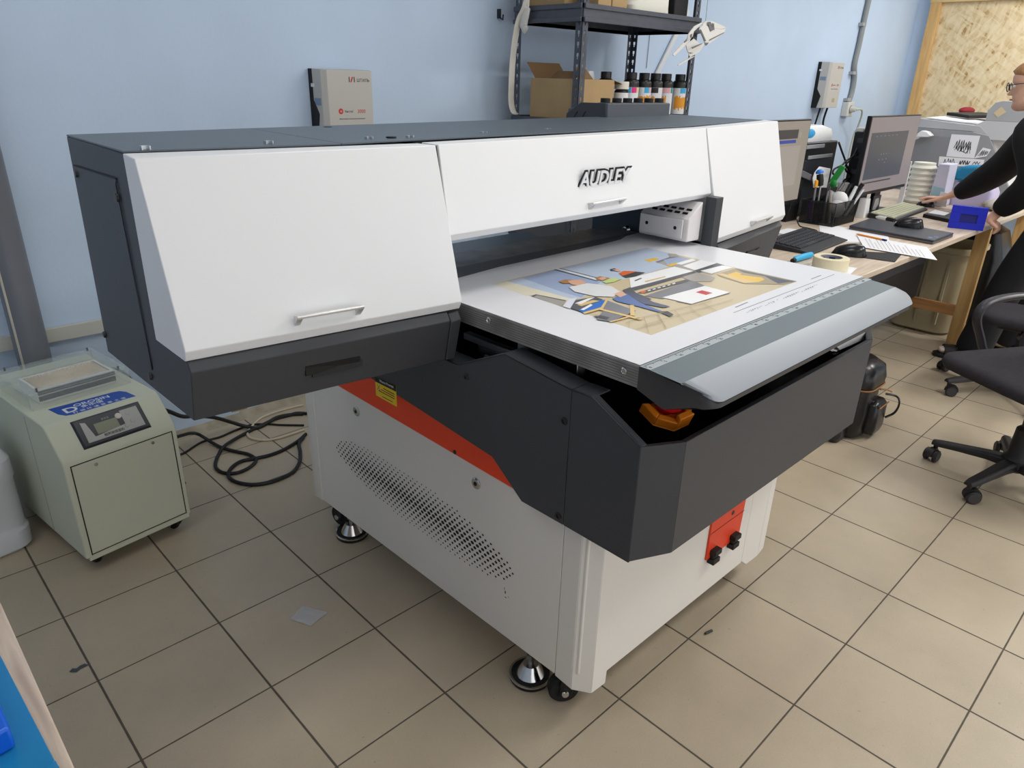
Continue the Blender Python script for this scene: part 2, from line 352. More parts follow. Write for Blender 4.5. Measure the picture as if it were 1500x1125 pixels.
# left wall has its crest kept level at first, then sloped
lw = [(-1.2635, .613), (-1.446, .613), (-1.446, .885), (-1.318, .948), (-1.2635, .946)]
tub.prism([(xs, y, z) for y, z in lw], (.006, 0, 0))
tub.prism([(xs, -1.318, .948), (xs, -1.446, .885), (xs, -1.446, .881), (xs, -1.318, .944)], (.02, 0, 0))
tub.prism([(xs, -1.2635, .946), (xs, -1.318, .948), (xs, -1.318, .944), (xs, -1.2635, .942)], (.058, 0, 0))
for i in (1, 2, 3):
    (x0, y0), (x1, y1) = cz[i], cz[i+1]; (p0, q0), (p1, q1) = inn[i], inn[i+1]
    za, zb_ = topz[i], topz[i+1]
    tub.hexa([(x0, y0, .613+.003*i), (x1, y1, .613+.003*(i+1)), (x1*.98+.02*p1, y1*.6+.4*q1, .615), (x0*.98+.02*p0, y0*.6+.4*q0, .615), (x0, y0, za), (x1, y1, zb_), (p1, q1, zb_-.004), (p0, q0, za-.004)])
tub.prism([(xe-.006, y, z) for y, z in [(-1.2635, .613), (-1.446, .625), (-1.446, .90), (-1.2635, .946)]], (.006, 0, 0))
ft = tub.build('front_trough', M_dark, P, .0015)
part_label(ft, 'charcoal angled front trough')
MB().prism([(xs+.008, -1.25, .785), (xs+.008, -1.435, .785), (.898, -1.47, .785), (1.812, -1.47, .785), (xe-.008, -1.435, .785), (xe-.008, -1.25, .785)], (0, 0, .006)).box(xs+.008, xe-.008, -1.25, -1.24, .70, .93).build('trough_floor', mat('trough_gloss_black', (6, 6, 7), .25, spec=.06), ft)
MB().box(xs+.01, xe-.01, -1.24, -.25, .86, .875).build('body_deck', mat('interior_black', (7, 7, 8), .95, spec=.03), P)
MB().box(1.35, xe-.03, -1.16, -.9, .875, .90).build('deck_cover', M_bk, P, .003)
# carriage rails seen under the table edge
MB().box(.885, .905, -1.02, -.82, .915, .932).box(.89, .90, -.99, -.87, .885, .915).build('rail', M_steel, P, .001)
MB().box(.868, .872, -.985, -.92, .885, .905).build('rail_label', mat('label_olive', (120, 122, 104), .6), P)
MB().box(.90, .93, -1.19, -1.0, .90, .955).build('bracket', M_steel, P, .002)
# emergency stop in an orange guard
oc = V((1.06, -1.36, 0))
es = MB()
a0 = V((.955, -1.335, .905)); 
og = mat('orange_guard', (250, 140, 30), .4)
def ring_slab(mb, cx, cy, r0, r1, z0, z1, a, b, n=10, m=0):
    pts = [(cx+r1*math.cos(a+(b-a)*i/n), cy+r1*math.sin(a+(b-a)*i/n)) for i in range(n+1)] + [(cx+r0*math.cos(b+(a-b)*i/n), cy+r0*math.sin(b+(a-b)*i/n)) for i in range(n+1)]
    mb.prism([(x, y, z0) for x, y in pts], (0, 0, z1-z0), m)
ex, ey = 1.005, -1.372
gc, gn = V((1.0, -1.365, .884)), V((-.10, -.38, .92)).normalized(); gu = Y.cross(gn).normalized(); gv = gn.cross(gu)
def G(r, a, h): return gc + (gu*math.cos(a)+gv*math.sin(a))*r + gn*h
es = MB(); ang_ = [math.radians(a) for a in (150, 195, 240, 285, 330, 375)]
for k in range(5):
    a, b = ang_[k], ang_[k+1]; h1 = .022 if k == 2 else (.004 if k == 3 else .010)
    es.hexa([G(.062, a, -.012), G(.062, b, -.012), G(.045, b, -.012), G(.045, a, -.012), G(.062, a, h1), G(.062, b, h1), G(.045, b, h1), G(.045, a, h1)])
es.prism([G(.062, a, -.016) for a in ang_]+[G(.03, math.radians(60), -.016)], gn*.005)
g = es.build('emergency_stop_guard', og, P, .003)
MB().lathe(gc, [(0, -.011), (.018, -.011), (.018, .004), (.031, .006), (.034, .014), (.031, .022), (.0, .025)], 28, 0, gn).build('stop_button', mat('stop_red', (190, 22, 28), .3), g)
MB().cyl((ex, ey, .791), (ex, ey, .862), .026).build('stop_mount', M_bk, g)

wq = [on_y(u, v, -1.455) for u, v in ((1213, 512), (1236, 498), (1268, 487), (1266, 497), (1246, 506), (1222, 516))]
MB().loft([wq, [p+Y*.003 for p in wq]]).build('inner_bracket', M_white, ft)
pc_ = on_y(1221, 513, -1.452); MB().lathe(pc_, [(0, 0), (.011, 0), (.012, .004), (.008, .012), (0, .013)], 16, 0, (0, -1, 0)).build('bracket_bolt', M_chrome, ft)
# ---------------------------------------------------------------- moving table
TZ = 1.03
tx0, tx1, tf, tbk = .835, 1.900, -1.400, -.60
tb = MB().box(tx0, tx1, tf, -.45, TZ-.046, TZ).build('table_bed', [mat('bed_edge_metal', (142, 141, 140), .42, metal=.35, noise=.3, nscale=14)], P, .001)
lns = MB()
for i in range(7):
    z = TZ-.006-.0055*i; lns.box(tx0-.0006, tx0+.001, tf, -.62, z-.0006, z+.0006)
lns.build('edge_groove', mat('groove_dark', (108, 105, 103), .5, metal=.3), tb)
for y in (-1.365, -.97):
    b = MB().lathe((tx0, y, TZ-.02 if y < -1.2 else TZ-.016), [(0, 0), (.0075, 0), (.0075, .003), (.0055, .004), (.004, .001), (0, .001)], 18, 0, (-1, 0, 0)).build('bed_bolt', M_chrome, tb)
MB().box(tx0+.02, tx1-.004, -.70, -.594, TZ+.0002, TZ+.0014).build('bed_top', mat('bed_dark_top', (96, 96, 100), .45, bump=.2, bscale=900), tb)
# front flange: deck strip, ruler, silver nose, dark underside
fz = .99
def nosering(x, s):
    return [(x, tf+.001, TZ-.048), (x, tf+.001, TZ-.0005), (x, -1.502, TZ-.0035), (x, -1.536, fz-.001), (x, -1.544, fz-.008), (x, -1.543, fz-.018), (x, -1.528, fz-.025), (x, -1.47, TZ-.062)]
nm = MB()
ra = nosering(.80, 0); rb = nosering(tx1+.035, 0)
# plan-view taper: the front edge is shorter than the back
tap = lambda ring, s: [(p[0]+s*max(0, (-p[1]-1.50))*1.6, p[1], p[2]) for p in ring]
ra = [(tx0-.002 - .036*min(1, max(0, (-y-1.40)/.06)) + max(0, -y-1.505)*2.1, y, z) for x, y, z in ra]
rb = [(tx1+.002 + .0*y, y, z) for x, y, z in rb]
rb = [(x-max(0, -y-1.51)*.2, y, z) for x, y, z in rb]
ra = [(tx0-.001 if y > -1.45 else (.822 if y > -1.51 else .872 + (0 if z > fz else .004)), y, z) for x, y, z in ra]
rb = [(tx1-.002 if y > -1.45 else (1.862 if y > -1.51 else 1.918 - (0 if z > fz else .004)), y, z) for x, y, z in rb]
def rounded(r0, r1, lim, keep=lambda p: False):
    out = []
    for dx, back in ((0, .026), (.004, .016), (.010, .008), (.018, .003), (.030, 0)):
        out.append([(p[0]+dx, p[1]+(back if p[1] < lim else 0), p[2]+(back*.5 if p[1] < lim and p[2] > fz-.008 else 0)) for p in r0])
    for dx, back in ((.030, 0), (.018, .003), (.010, .008), (.004, .016), (0, .026)):
        out.append([(p[0]-dx, p[1]+(back if p[1] < lim else 0), p[2]+(back*.5 if p[1] < lim and p[2] > fz-.008 else 0)) for p in r1])
    return out
nose = nm.loft(rounded(ra, rb, -1.52)).build('front_flange', mat('flange_underside', (64, 65, 68), .45), P, 0)
dk = MB()
dk.poly([(tx0+.001, tf+.001, TZ+.0004), (tx1-.003, tf+.001, TZ+.0004), (1.861, -1.5015, TZ+.0004), (.823, -1.5015, TZ+.0004)])
dk.build('deck_strip', mat('deck_grey', (104, 116, 122), .4, bump=.2, bscale=900), nose)
sv = MB()
def sring(x0, x1, x2): return [(x0, -1.5017, TZ+.0010), (x1, -1.5405, fz+.0052), (x2, -1.5475, fz-.003), (x2, -1.5458, fz-.004), (x1, -1.5395, fz+.0032), (x0, -1.5017, TZ-.001)]
sv.loft(rounded(sring(.822, .8705, .8735), sring(1.861, 1.9185, 1.9155), -1.52))
part_label(sv.build('silver_nose', M_silver, nose, 0, angle=14), 'silver sloping nose')
ru = MB().box(tx0-.001, tx1-.006, tf-.0255, tf-.001, TZ, TZ+.0012)
rul = ru.build('ruler', M_alu, nose)
tk = MB(); W = tx1-.012-tx0
for i in range(211):
    x = tx0+.004 + W*i/210; l = .010 if i % 10 == 0 else (.007 if i % 5 == 0 else .0048)
    tk.box(x-.0010, x+.0010, tf-.004-l, tf-.004, TZ+.0012, TZ+.0014)
tk.build('tick_marks', mat('ruler_ink', (46, 54, 60), .6), rul)
for i in range(0, 22, 1):
    text('ruler_number', str(i*5), (tx0+.006+W*i/21, tf-.0215, TZ+.0013), X, Y, .0105, MATS['ruler_ink'], rul, .0002)
# ---------------------------------------------------------------- gantry
GL = .20
lp = lambda u, v: on_x(u, v, GL)
def pt(x, y, z): return V((x, y, z))
A, B = pt(GL, -.318, 1.392), pt(GL, -.677, 1.388)
gx = MB()
gx.loft([[(GL, -.318, 1.392), (GL, -.677, 1.388), (GL, -.675, 1.03), (GL, -.828, 1.027), (GL, -.838, 1.008), (GL, -.812, .899), (GL, -.287, .892)],
         [(.78, -.30, 1.392), (.78, -.752, 1.388), (.78, -.745, 1.03), (.78, -.883, 1.025), (.78, -.896, 1.004), (.78, -.874, .900), (.78, -.287, .892)]])
gl = gx.build('left_housing', M_dark, P, .002)
# end plate seam + removable panel on the left end
ep = MB().prism([(GL-.0015, -.335, 1.336), (GL-.0015, -.612, 1.338), (GL-.0015, -.60, 1.325), (GL-.0015, -.612, .946), (GL-.0015, -.325, .945)], (.0014, 0, 0)).build('end_panel', mat('printer_charcoal_panel', (58, 60, 66), .42, spec=.45, bump=.25, bscale=900), gl, .0004)
sm = MB().prism([(GL-.002, -.335, 1.3365), (GL-.002, -.612, 1.3385), (GL-.002, -.612, 1.335), (GL-.002, -.335, 1.333)], (.0006, 0, 0)).prism([(GL-.002, -.612, 1.335), (GL-.002, -.6155, 1.335), (GL-.002, -.6155, .945), (GL-.002, -.612, .945)], (.0006, 0, 0)).build('seam', M_bk, ep)
for y, z in ((-.345, 1.318), (-.60, 1.30), (-.30, .94), (-.595, .925)):
    MB().lathe((GL-.0015, y, z), [(0, 0), (.0085, 0), (.007, .004), (0, .0045)], 16, 0, (-1, 0, 0)).build('screw', M_screw, gl)
nz = MB().loft([[(.782, -.36, .91), (.782, -.883, 1.020), (.782, -.896, 1.001), (.782, -.875, .899), (.782, -.36, .899)], [(.81, -.36, .91), (.81, -.888, 1.022), (.81, -.90, 1.003), (.808, -.878, .899), (.808, -.36, .899)]])
nz.build('nose_end_cap', M_dark, gl, .002)
MB().loft([[(.425, -.8525, .968), (.425, -.8525, .946), (.425, -.8485, .946), (.425, -.8535, .968)], [(.55, -.866, .964), (.55, -.862, .943), (.55, -.859, .943), (.55, -.864, .964)]]).build('vent_slot', M_bk, gl)
_o = MB()
def strip(p, q, h0, h1, m): pass
sl = [on_plane(u, v, (.2, -.826, .955), (-.0585, -.58, .1369)) for u, v in ((457, 540), (531, 523), (531, 535.5), (458, 553))]
nrm = V((-.10, -.98, -.2)).normalized()
MB().loft([[p + nrm*.0012 for p in sl], [p - nrm*.004 for p in sl]]).build('vent_slot', M_bk, gl)
for u, v in ((345, 603), (636, 530)):
    p = on_z(u, v, .899); MB().cyl(p+V((0, .02, -.004)), p+V((.03, .018, -.004)), .005).build('latch', mat('latch_brass', (170, 150, 110), .35, metal=.8), gl)

def door(name, x0, pr0, x1, pr1, handle, label, extra=0):
    """wedge door: profile = top back, top front, bottom front, lip, bottom back at both ends"""
    d = MB().loft([[(x0, y, z) for y, z in pr0], [(x1, y, z) for y, z in pr1]]).build(name, M_white, P, .0018)
    part_label(d, label)
    h0, h1 = V(handle[0]), V(handle[1]); dr = (h1-h0).normalized()
    n = V((dr.y, -dr.x, 0)).normalized()
    h = MB()
    prof = [(0, 0), (.020, .004), (.022, .001), (.021, -.003), (.018, 0), (.0, -.004)]
    h.loft([[h0 + n*a + Z*b for a, b in prof], [h1 + n*a + Z*b for a, b in prof]])
    for e in (h0+dr*.006, h1-dr*.006):
        h.prism([e-dr*.006+Z*-.002, e-dr*.006+n*.019+Z*.001, e-dr*.006+n*.019-Z*.004, e-dr*.006-Z*.022], dr*.012)
    h.build('door_handle', mat('handle_alu', (212, 212, 212), .28, metal=.55), d, .0006)
    return d
d1 = door('left_door', GL-.002, [(-.678, 1.3885), (-.737, 1.386-.001), (-.832, 1.048), (-.824, 1.0275), (-.676, 1.030)],
            .8098, [(-.745, 1.3885), (-.812, 1.3895), (-.903, 1.048), (-.893, 1.0285), (-.745, 1.030)], ((.408, -.856, 1.083), (.552, -.874, 1.083)), 'blank white left door')
mp = [(-.745, 1.39), (-.808, 1.390), (-.845, 1.191), (-.832, 1.174), (-.745, 1.180)]
d2 = door('centre_door', .8212, mp, 1.937, [(-.745, 1.397), (-.801, 1.397), (-.852, 1.196), (-.838, 1.180), (-.745, 1.185)], ((1.315, -.842, 1.220), (1.462, -.842, 1.222)), 'white middle door with AUDLEY badge')
d3 = door('right_door', 1.941, [(-.745, 1.397), (-.803, 1.397), (-.899, 1.054), (-.886, 1.032), (-.75, 1.03)],
          2.552, [(-.68, 1.405), (-.735, 1.404), (-.83, 1.060), (-.822, 1.040), (-.68, 1.04)], ((2.21, -.866, 1.077), (2.37, -.848, 1.077)), 'blank white right door')
MB().loft([[(x, y+.005, z) for y, z in ((-.745, 1.386), (-.806, 1.3865), (-.843, 1.191), (-.832, 1.178), (-.745, 1.184))] for x in (.8102, .8208)]).build('door_gap_strip', M_bk, P)  # black filler strip stands in for the shade between left and centre doors
MB().loft([[(x, y+.003, z) for y, z in ((-.745, 1.392), (-.801, 1.393), (-.850, 1.20), (-.838, 1.186), (-.745, 1.19))] for x in (1.9372, 1.9408)]).build('door_gap_strip', MATS['printer_charcoal'], P)  # charcoal filler strip, painted shade of the right-hand gap
# badge: chrome letters on black outline
nb = V((0, -.983, -.18)).normalized(); upb = V((0, -.18, .983))
bo = V((1.283, -.8255, 1.262)) 
def on_door2(x, z): return V((x, -.808-(1.390-z)*.186-.0005, z))
text('badge_backing', 'AUDLEY', on_door2(1.283, 1.2655), X, upb, .056, M_bk, d2, .003, .10)
text('badge_letters', 'AUDLEY', on_door2(1.283, 1.2655)+nb*.002, X, upb, .056, mat('badge_chrome', (236, 238, 242), .3, metal=.0), d2, .004, .02)
# right housing below its door
gr_ = MB().loft([[(1.955, -.30, 1.39), (1.955, -.744, 1.39), (1.955, -.744, 1.028), (1.955, -.885, 1.028), (1.955, -.912, 1.012), (1.955, -.88, .87), (1.955, -.35, .87)],
                [(2.545, -.26, 1.398), (2.545, -.67, 1.398), (2.545, -.67, 1.036), (2.545, -.812, 1.036), (2.545, -.828, 1.018), (2.545, -.795, .87), (2.545, -.35, .87)]])
gr = gr_.build('right_housing', M_dark, P, .002)
lp0 = on_plane(1090, 360, (1.955, -.896, .94), (-.145, -.98, -.2))
pq = [on_plane(u, v, (1.955, -.899, .95), (-.143, -.97, -.2)) for u, v in ((1091, 366), (1108, 359.5))]
q = MB(); nn = V((-.143, -.97, -.2)).normalized()
q.tube([pq[0]-Z*.016, pq[0]+nn*.012-Z*.002, pq[1]+nn*.012-Z*.002, pq[1]-Z*.014, ], .003, 6).build('drawer_pull', M_bk, gr)
# lid plates on top
lid = MB()
lid.loft([[(GL+.0005, -.318, 1.3925), (GL+.0005, -.676, 1.389), (.62, -.728, 1.3905), (.62, -.29, 1.3935)], [(GL+.0005, -.318, 1.396), (GL+.0005, -.676, 1.3925), (.62, -.728, 1.394), (.62, -.29, 1.397)]])
l1 = lid.build('lid_plate', M_lid, P, .0006)
l2 = MB().loft([[(.622, -.29, 1.3935), (.622, -.728, 1.3905), (1.93, -.742, 1.3975), (2.548, -.672, 1.402), (2.548, -.25, 1.401), (1.9, -.25, 1.398)], [(.622, -.29, 1.397), (.622, -.728, 1.394), (1.93, -.742, 1.401), (2.548, -.672, 1.4055), (2.548, -.25, 1.4045), (1.9, -.25, 1.4015)]]).build('lid_plate', M_lid, P, .0006)
for u, v, l in ((213, 215.5, l1), (394, 208, l1), (541, 201.5, l1), (601, 200, l2), (709, 194, l2), (803, 189.5, l2), (883, 184.5, l2), (951, 182, l2), (973, 180.5, l2)):
    p = on_z(u, v, 1.3975)
    MB().box(p.x-.008, p.x-.006, p.y-.004, p.y+.006, 1.392, 1.4).box(p.x+.006, p.x+.008, p.y-.004, p.y+.006, 1.392, 1.4).box(p.x-.008, p.x+.008, p.y+.006, p.y+.008, 1.392, 1.4).build('hinge', mat('hinge_silver', (190, 196, 200), .3, metal=.6), l, 0)
for u, v, l in ((480, 186, l1), (573, 200.5, l2), (978, 176, l2)):
    p = on_z(u, v, 1.3975); MB().lathe(p+Z*.0, [(.012, -.004), (.012, .0006), (0, .0006)], 14).build('grommet', M_bk, l)
# ink tank box on the lid
ix1 = on_y(981, 160, -.30).x; iy1 = on_x(831, 168, 2.043).y
ink = MB().prism([(2.045, -.30, 1.40), (2.045, iy1, 1.40), (2.045, iy1, 1.425), (2.045, -.25, 1.453), (2.045, -.30, 1.4515)], (ix1-2.045, 0, 0))
ik = ink.build('ink_box', mat('ink_box_grey', (84, 90, 98), .42, bump=.2, bscale=900), P, .003)
ip = MB().loft([[on_x(u, v, 2.043) for u, v in ((829, 173), (830, 165.6), (851, 150), (886.5, 151), (886.5, 172.5))], [on_x(u, v, 2.043)+X*.02 for u, v in ((829, 173), (830, 165.6), (851, 150), (886.5, 151), (886.5, 172.5))]]).build('ink_box_side', M_dark, ik, .001)
for u in (840, 852):
    sl = [on_x(u+du, v, 2.0425) for du, v in ((0, 171.5), (2.2, 171.5), (7.2, 163), (5, 163))]
    MB().loft([sl, [s+X*.001 for s in sl]]).build('slot', M_bk, ip)
for i, u in enumerate((886.5, 903.5, 919, 934.5, 950, 965)):
    p = on_y(u, 151, -.255); MB().lathe((p.x, -.255, 1.449), [(.0, 0), (.019, 0), (.019, .018), (.017, .020), (0, .020)], 16).build('ink_cap', M_bk, ik)
# carriage seen under the centre door
hd = MB().loft([[(1.812, -.665, 1.05), (1.812, -.665, 1.122), (1.862, -.665, 1.160), (1.878, -.665, 1.166), (1.878, -.665, 1.05)], [(1.812, -.858, 1.05), (1.812, -.858, 1.124), (1.852, -.862, 1.158), (1.878, -.862, 1.175), (1.878, -.862, 1.05)]])
hdo = hd.build('carriage_cover', mat('carriage_white', (226, 222, 222), .4), P, .003)
plt = MB().box(1.796, 1.80, -.845, -.676, 1.061, 1.121).build('carriage_plate', MATS['carriage_white'], hdo, .0008)
for y in (-.705, -.818): MB().lathe((1.796, y, 1.093), [(0, -.001), (.006, -.001), (.006, .0006), (0, .0006)], 14, 0, (-1, 0, 0)).build('plate_hole', M_bk, plt)
vs = MB()
for r in range(2):
    for k in range(5):
        x = 1.828+.013*r; z = 1.1235 + (x-1.812)*.80 + .0016; y0 = -.70-.03*k-.006*r
        vs.hexa([(x-.003, y0-.02, z-.0024), (x+.003, y0-.02, z+.0024), (x+.003, y0, z+.0024), (x-.003, y0, z-.0024), (x-.003, y0-.02, z-.0008), (x+.003, y0-.02, z+.004), (x+.003, y0, z+.004), (x-.003, y0, z-.0008)])
vs.build('carriage_vents', M_bk, hdo)
MB().box(1.895, 1.936, -.90, -.86, .95, 1.19).build('carriage_post', M_dark, P, .001)
MB().box(.82, 1.86, -.56, -.05, .935, .95).build('rear_deck', mat('rear_deck_blue_grey', (70, 86, 98), .3), P, .002)
MB().box(.808, 1.955, -.74, -.30, 1.33, 1.39).box(.812, .819, -.74, -.62, 1.03, 1.33).box(.815, 1.955, -.33, -.30, 1.19, 1.33).build('gantry_beam', M_bk, P)
jm = MB().box(1.951, 1.955, -.74, -.34, .90, 1.2).build('inner_frame', M_inner, P, .001)
MB().lathe((1.951, -.51, 1.02), [(0, 0), (.016, 0), (.018, .006), (.012, .016), (0, .018)], 18, 0, (-1, 0, 0)).build('frame_bolt', M_chrome, jm)
MB().prism([(1.9505, -.40, 1.11), (1.9505, -.46, 1.115), (1.9505, -.47, 1.10), (1.9505, -.455, 1.092), (1.9505, -.40, 1.09)], (-.0008, 0, 0)).build('frame_slot', M_bk, jm)
# ---------------------------------------------------------------- printed sheet lying on the table
SZ = TZ+.0004
def tq(u, v, z=SZ): return on_z(u, v, z)
edge = [(.835, -.70), (.92, -.695), (1.02, -.685), (1.15, -.668), (1.4, -.66), (1.62, -.655), (1.74, -.645), (1.80, -.620), (1.88, -.612), (1.899, -.63)]
sheet = MB().prism([(tx0+.001, tf+.001, SZ+.0010), (tx1-.001, tf+.001, SZ+.0010)]+[(x, y, SZ+.0010) for x, y in edge[::-1]], (0, 0, .0012))
S = sheet.build('printed_sheet', [mat('sheet_white', (226, 227, 232), .3, spec=.5)])
tag(S, 'glossy white sheet with a large colour photo print, lying on the printer table', 'printed sheet')
PZ = SZ+.0022
pal = {'floor': (206, 191, 158), 'floor2': (172, 158, 126), 'wall': (188, 202, 222), 'wall2': (160, 176, 206), 'cream': (226, 220, 200), 'white': (240, 241, 243), 'dark': (88, 90, 96), 'mid': (126, 128, 134), 'grey': (168, 164, 158), 'skin': (222, 176, 150), 'hair': (176, 128, 84), 'shirt': (222, 224, 226), 'jean': (92, 118, 172), 'jean2': (84, 92, 116), 'yellow': (232, 190, 60), 'orange': (222, 110, 56), 'blue': (36, 110, 200), 'wood': (224, 192, 128), 'red': (206, 58, 66), 'green': (196, 214, 140), 'ink': (72, 72, 76), 'tile': (166, 152, 122), 'pale': (222, 226, 236)}
keys = list(pal); pm = [mat('print_'+k, pal[k], .3) for k in keys]
pc = MB(); layer = [0]
def ip_(k, pts):
    z = PZ + layer[0]*.00004; layer[0] += 1
    pc.poly([tq(u, v, PZ).xy.to_3d() + Z*z for u, v in pts], keys.index(k))
def i8(k, pts): ip_(k, [(735+x/6, 350+y/6) for x, y in pts])
def i5(k, pts): ip_(k, [(930+x/5, 360+y/5) for x, y in pts])
ip_('floor', [(722, 416), (946, 363), (1168, 412), (954, 491)])
i8('wall', [(45, 375), (1265, 80), (1500, 135), (1500, 235), (1280, 300), (905, 400), (700, 520), (620, 530), (230, 440)])
i8('wall2', [(180, 345), (470, 270), (870, 375), (700, 515), (540, 470)])
i8('pale', [(470, 268), (505, 256), (900, 360), (850, 372)])
i8('dark', [(455, 272), (475, 266), (850, 368), (830, 372)]); i8('dark', [(500, 259), (512, 256), (900, 355), (885, 358)])
i8('cream', [(-78, 396), (45, 372), (620, 528), (560, 548), (300, 490), (215, 500)])
i8('dark', [(255, 505), (300, 487), (565, 540), (530, 595)]); i8('grey', [(275, 508), (310, 495), (560, 548), (525, 596)])
i5('wall', [(85, 14), (240, 52), (330, 82), (230, 160), (120, 195), (0, 220), (0, 60)])
i5('grey', [(150, 120), (300, 70), (330, 82), (700, 160), (560, 215), (430, 180), (240, 150)])
i5('mid', [(150, 118), (300, 68), (320, 76), (165, 128)]); i5('yellow', [(65, 105), (150, 90), (180, 100), (110, 120)])
i5('wall2', [(210, 105), (320, 80), (420, 110), (330, 140), (240, 140)]); i5('yellow', [(230, 142), (300, 125), (320, 135), (260, 152)]); i5('white', [(300, 130), (420, 95), (450, 108), (340, 140)])
i5('white', [(350, 150), (480, 105), (600, 130), (440, 180)]); i5('dark', [(600, 128), (660, 145), (470, 200), (430, 185)]); i5('white', [(480, 185), (640, 145), (720, 160), (560, 205)])
i5('tile', [(600, 210), (740, 165), (1185, 262), (1090, 285), (800, 280), (620, 225)])
i5('dark', [(730, 168), (1100, 250), (1180, 262), (1050, 280), (950, 225), (800, 200)])
i5('yellow', [(680, 212), (740, 192), (780, 205), (770, 215), (930, 235), (950, 250), (900, 270), (720, 235)]); i5('wood', [(600, 208), (640, 205), (900, 268), (800, 275)])
i5('grey', [(340, 230), (430, 190), (590, 235), (560, 265), (420, 265)])
i5('white', [(-40, 240), (290, 155), (430, 190), (280, 232), (-30, 310)]); i5('dark', [(-30, 312), (280, 228), (430, 188), (450, 200), (110, 300), (0, 330)])
i5('mid', [(70, 370), (410, 258), (460, 270), (520, 300), (200, 392)]); i5('dark', [(15, 348), (90, 325), (370, 250), (410, 258), (70, 352)])
i5('orange', [(35, 338), (70, 330), (85, 340), (55, 352)])
for k in range(6): i5('white', [(92+k*36, 330-k*10), (112+k*36, 324-k*10), (118+k*36, 330-k*10), (98+k*36, 336-k*10)])
i5('grey', [(240, 60), (300, 62), (330, 82), (260, 88)]); i5('ink', [(-5, 258), (45, 238), (52, 242), (4, 262)]); i5('wood', [(70, 262), (220, 226), (226, 232), (78, 270)])
i5('mid', [(300, 410), (410, 432), (690, 352), (700, 345), (600, 350)]); i5('white', [(200, 382), (510, 298), (695, 345), (415, 430)]); i5('red', [(445, 345), (490, 330), (570, 350), (520, 365)])
i8('dark', [(950, 270), (990, 262), (1040, 285), (960, 285)]); i8('skin', [(970, 275), (1020, 270), (1045, 285), (1020, 292)]); i8('orange', [(1030, 305), (1070, 285), (1180, 290), (1130, 325), (1060, 330)]); i8('ink', [(1060, 330), (1180, 292), (1260, 300), (1180, 330), (1090, 345)])
i8('hair', [(825, 345), (860, 333), (960, 350), (880, 372), (840, 365)]); i8('skin', [(845, 348), (900, 340), (925, 355), (880, 368)]); i8('green', [(880, 380), (960, 348), (1060, 355), (980, 385), (915, 395)])
i8('hair', [(500, 380), (560, 362), (720, 372), (600, 395), (540, 398)]); i8('skin', [(580, 372), (690, 362), (740, 385), (700, 420), (610, 405)]); i8('skin', [(600, 420), (720, 410), (730, 420), (650, 432)])
i8('shirt', [(590, 430), (750, 395), (960, 420), (1040, 470), (980, 515), (820, 510), (640, 470)]); i8('dark', [(1060, 455), (1130, 430), (1180, 480), (1320, 535), (1240, 545), (1090, 480)])
i8('jean', [(970, 530), (1090, 480), (1220, 570), (1405, 640), (1380, 650), (1200, 600), (1010, 555)]); i8('jean2', [(1090, 480), (1150, 480), (1330, 560), (1480, 600), (1420, 610), (1230, 575)]); i8('skin', [(985, 490), (1040, 470), (1100, 495), (1040, 520)])
i8('ink', [(1390, 645), (1450, 640), (1510, 670), (1480, 690), (1420, 665)])
i8('mid', [(920, 545), (1180, 640), (1120, 665), (960, 735), (830, 715), (890, 640)])
i8('pale', [(535, 600), (590, 535), (660, 525), (600, 620)]); i8('dark', [(605, 618), (650, 545), (820, 515), (890, 540), (680, 640)]); i8('wood', [(660, 585), (800, 545), (860, 552), (700, 598)]); i8('white', [(640, 575), (760, 530), (820, 520), (700, 580)]); i8('blue', [(670, 635), (880, 545), (910, 545), (870, 610), (710, 655)]); i8('white', [(690, 630), (780, 580), (800, 590), (720, 635)])
i8('wood', [(710, 655), (870, 610), (915, 540), (935, 540), (890, 622), (730, 668)]); i8('wood', [(870, 620), (1240, 710), (1210, 720), (860, 632)]); i8('wood', [(940, 735), (1110, 690), (1120, 698), (960, 742)]); i8('wood', [(1125, 590), (1160, 590), (1170, 685), (1130, 680)])
i8('ink', [(800, 690), (870, 680), (950, 700), (920, 720)]); i8('grey', [(810, 672), (860, 680), (840, 690)])
for p in ([(1330, 800), (1120, 742), (1128, 740), (1338, 796)],):
    pass
for a, b in (((1180, 800), (1425, 735)), ((1090, 745), (1200, 700)), ((1120, 720), (1118, 790)), ((1250, 690), (1290, 835)), ((1370, 660), (1440, 790))):
    n_ = V((b[1]-a[1], a[0]-b[0])).normalized()*1.6
    i8('tile', [(a[0]-n_.x, a[1]-n_.y), (b[0]-n_.x, b[1]-n_.y), (b[0]+n_.x, b[1]+n_.y), (a[0]+n_.x, a[1]+n_.y)])
for a, b in (((160, 500), (230, 610)), ((290, 480), (365, 562)), ((400, 458), (480, 520)), ((500, 430), (600, 486)), ((0, 545), (560, 410)), ((60, 590), (720, 400))):
    n_ = V((b[1]-a[1], a[0]-b[0])).normalized()*1.2
    i5('tile', [(a[0]-n_.x, a[1]-n_.y), (b[0]-n_.x, b[1]-n_.y), (b[0]+n_.x, b[1]+n_.y), (a[0]+n_.x, a[1]+n_.y)])
part_label(pc.build('photo_print', pm, S), 'colour picture printed on the sheet')
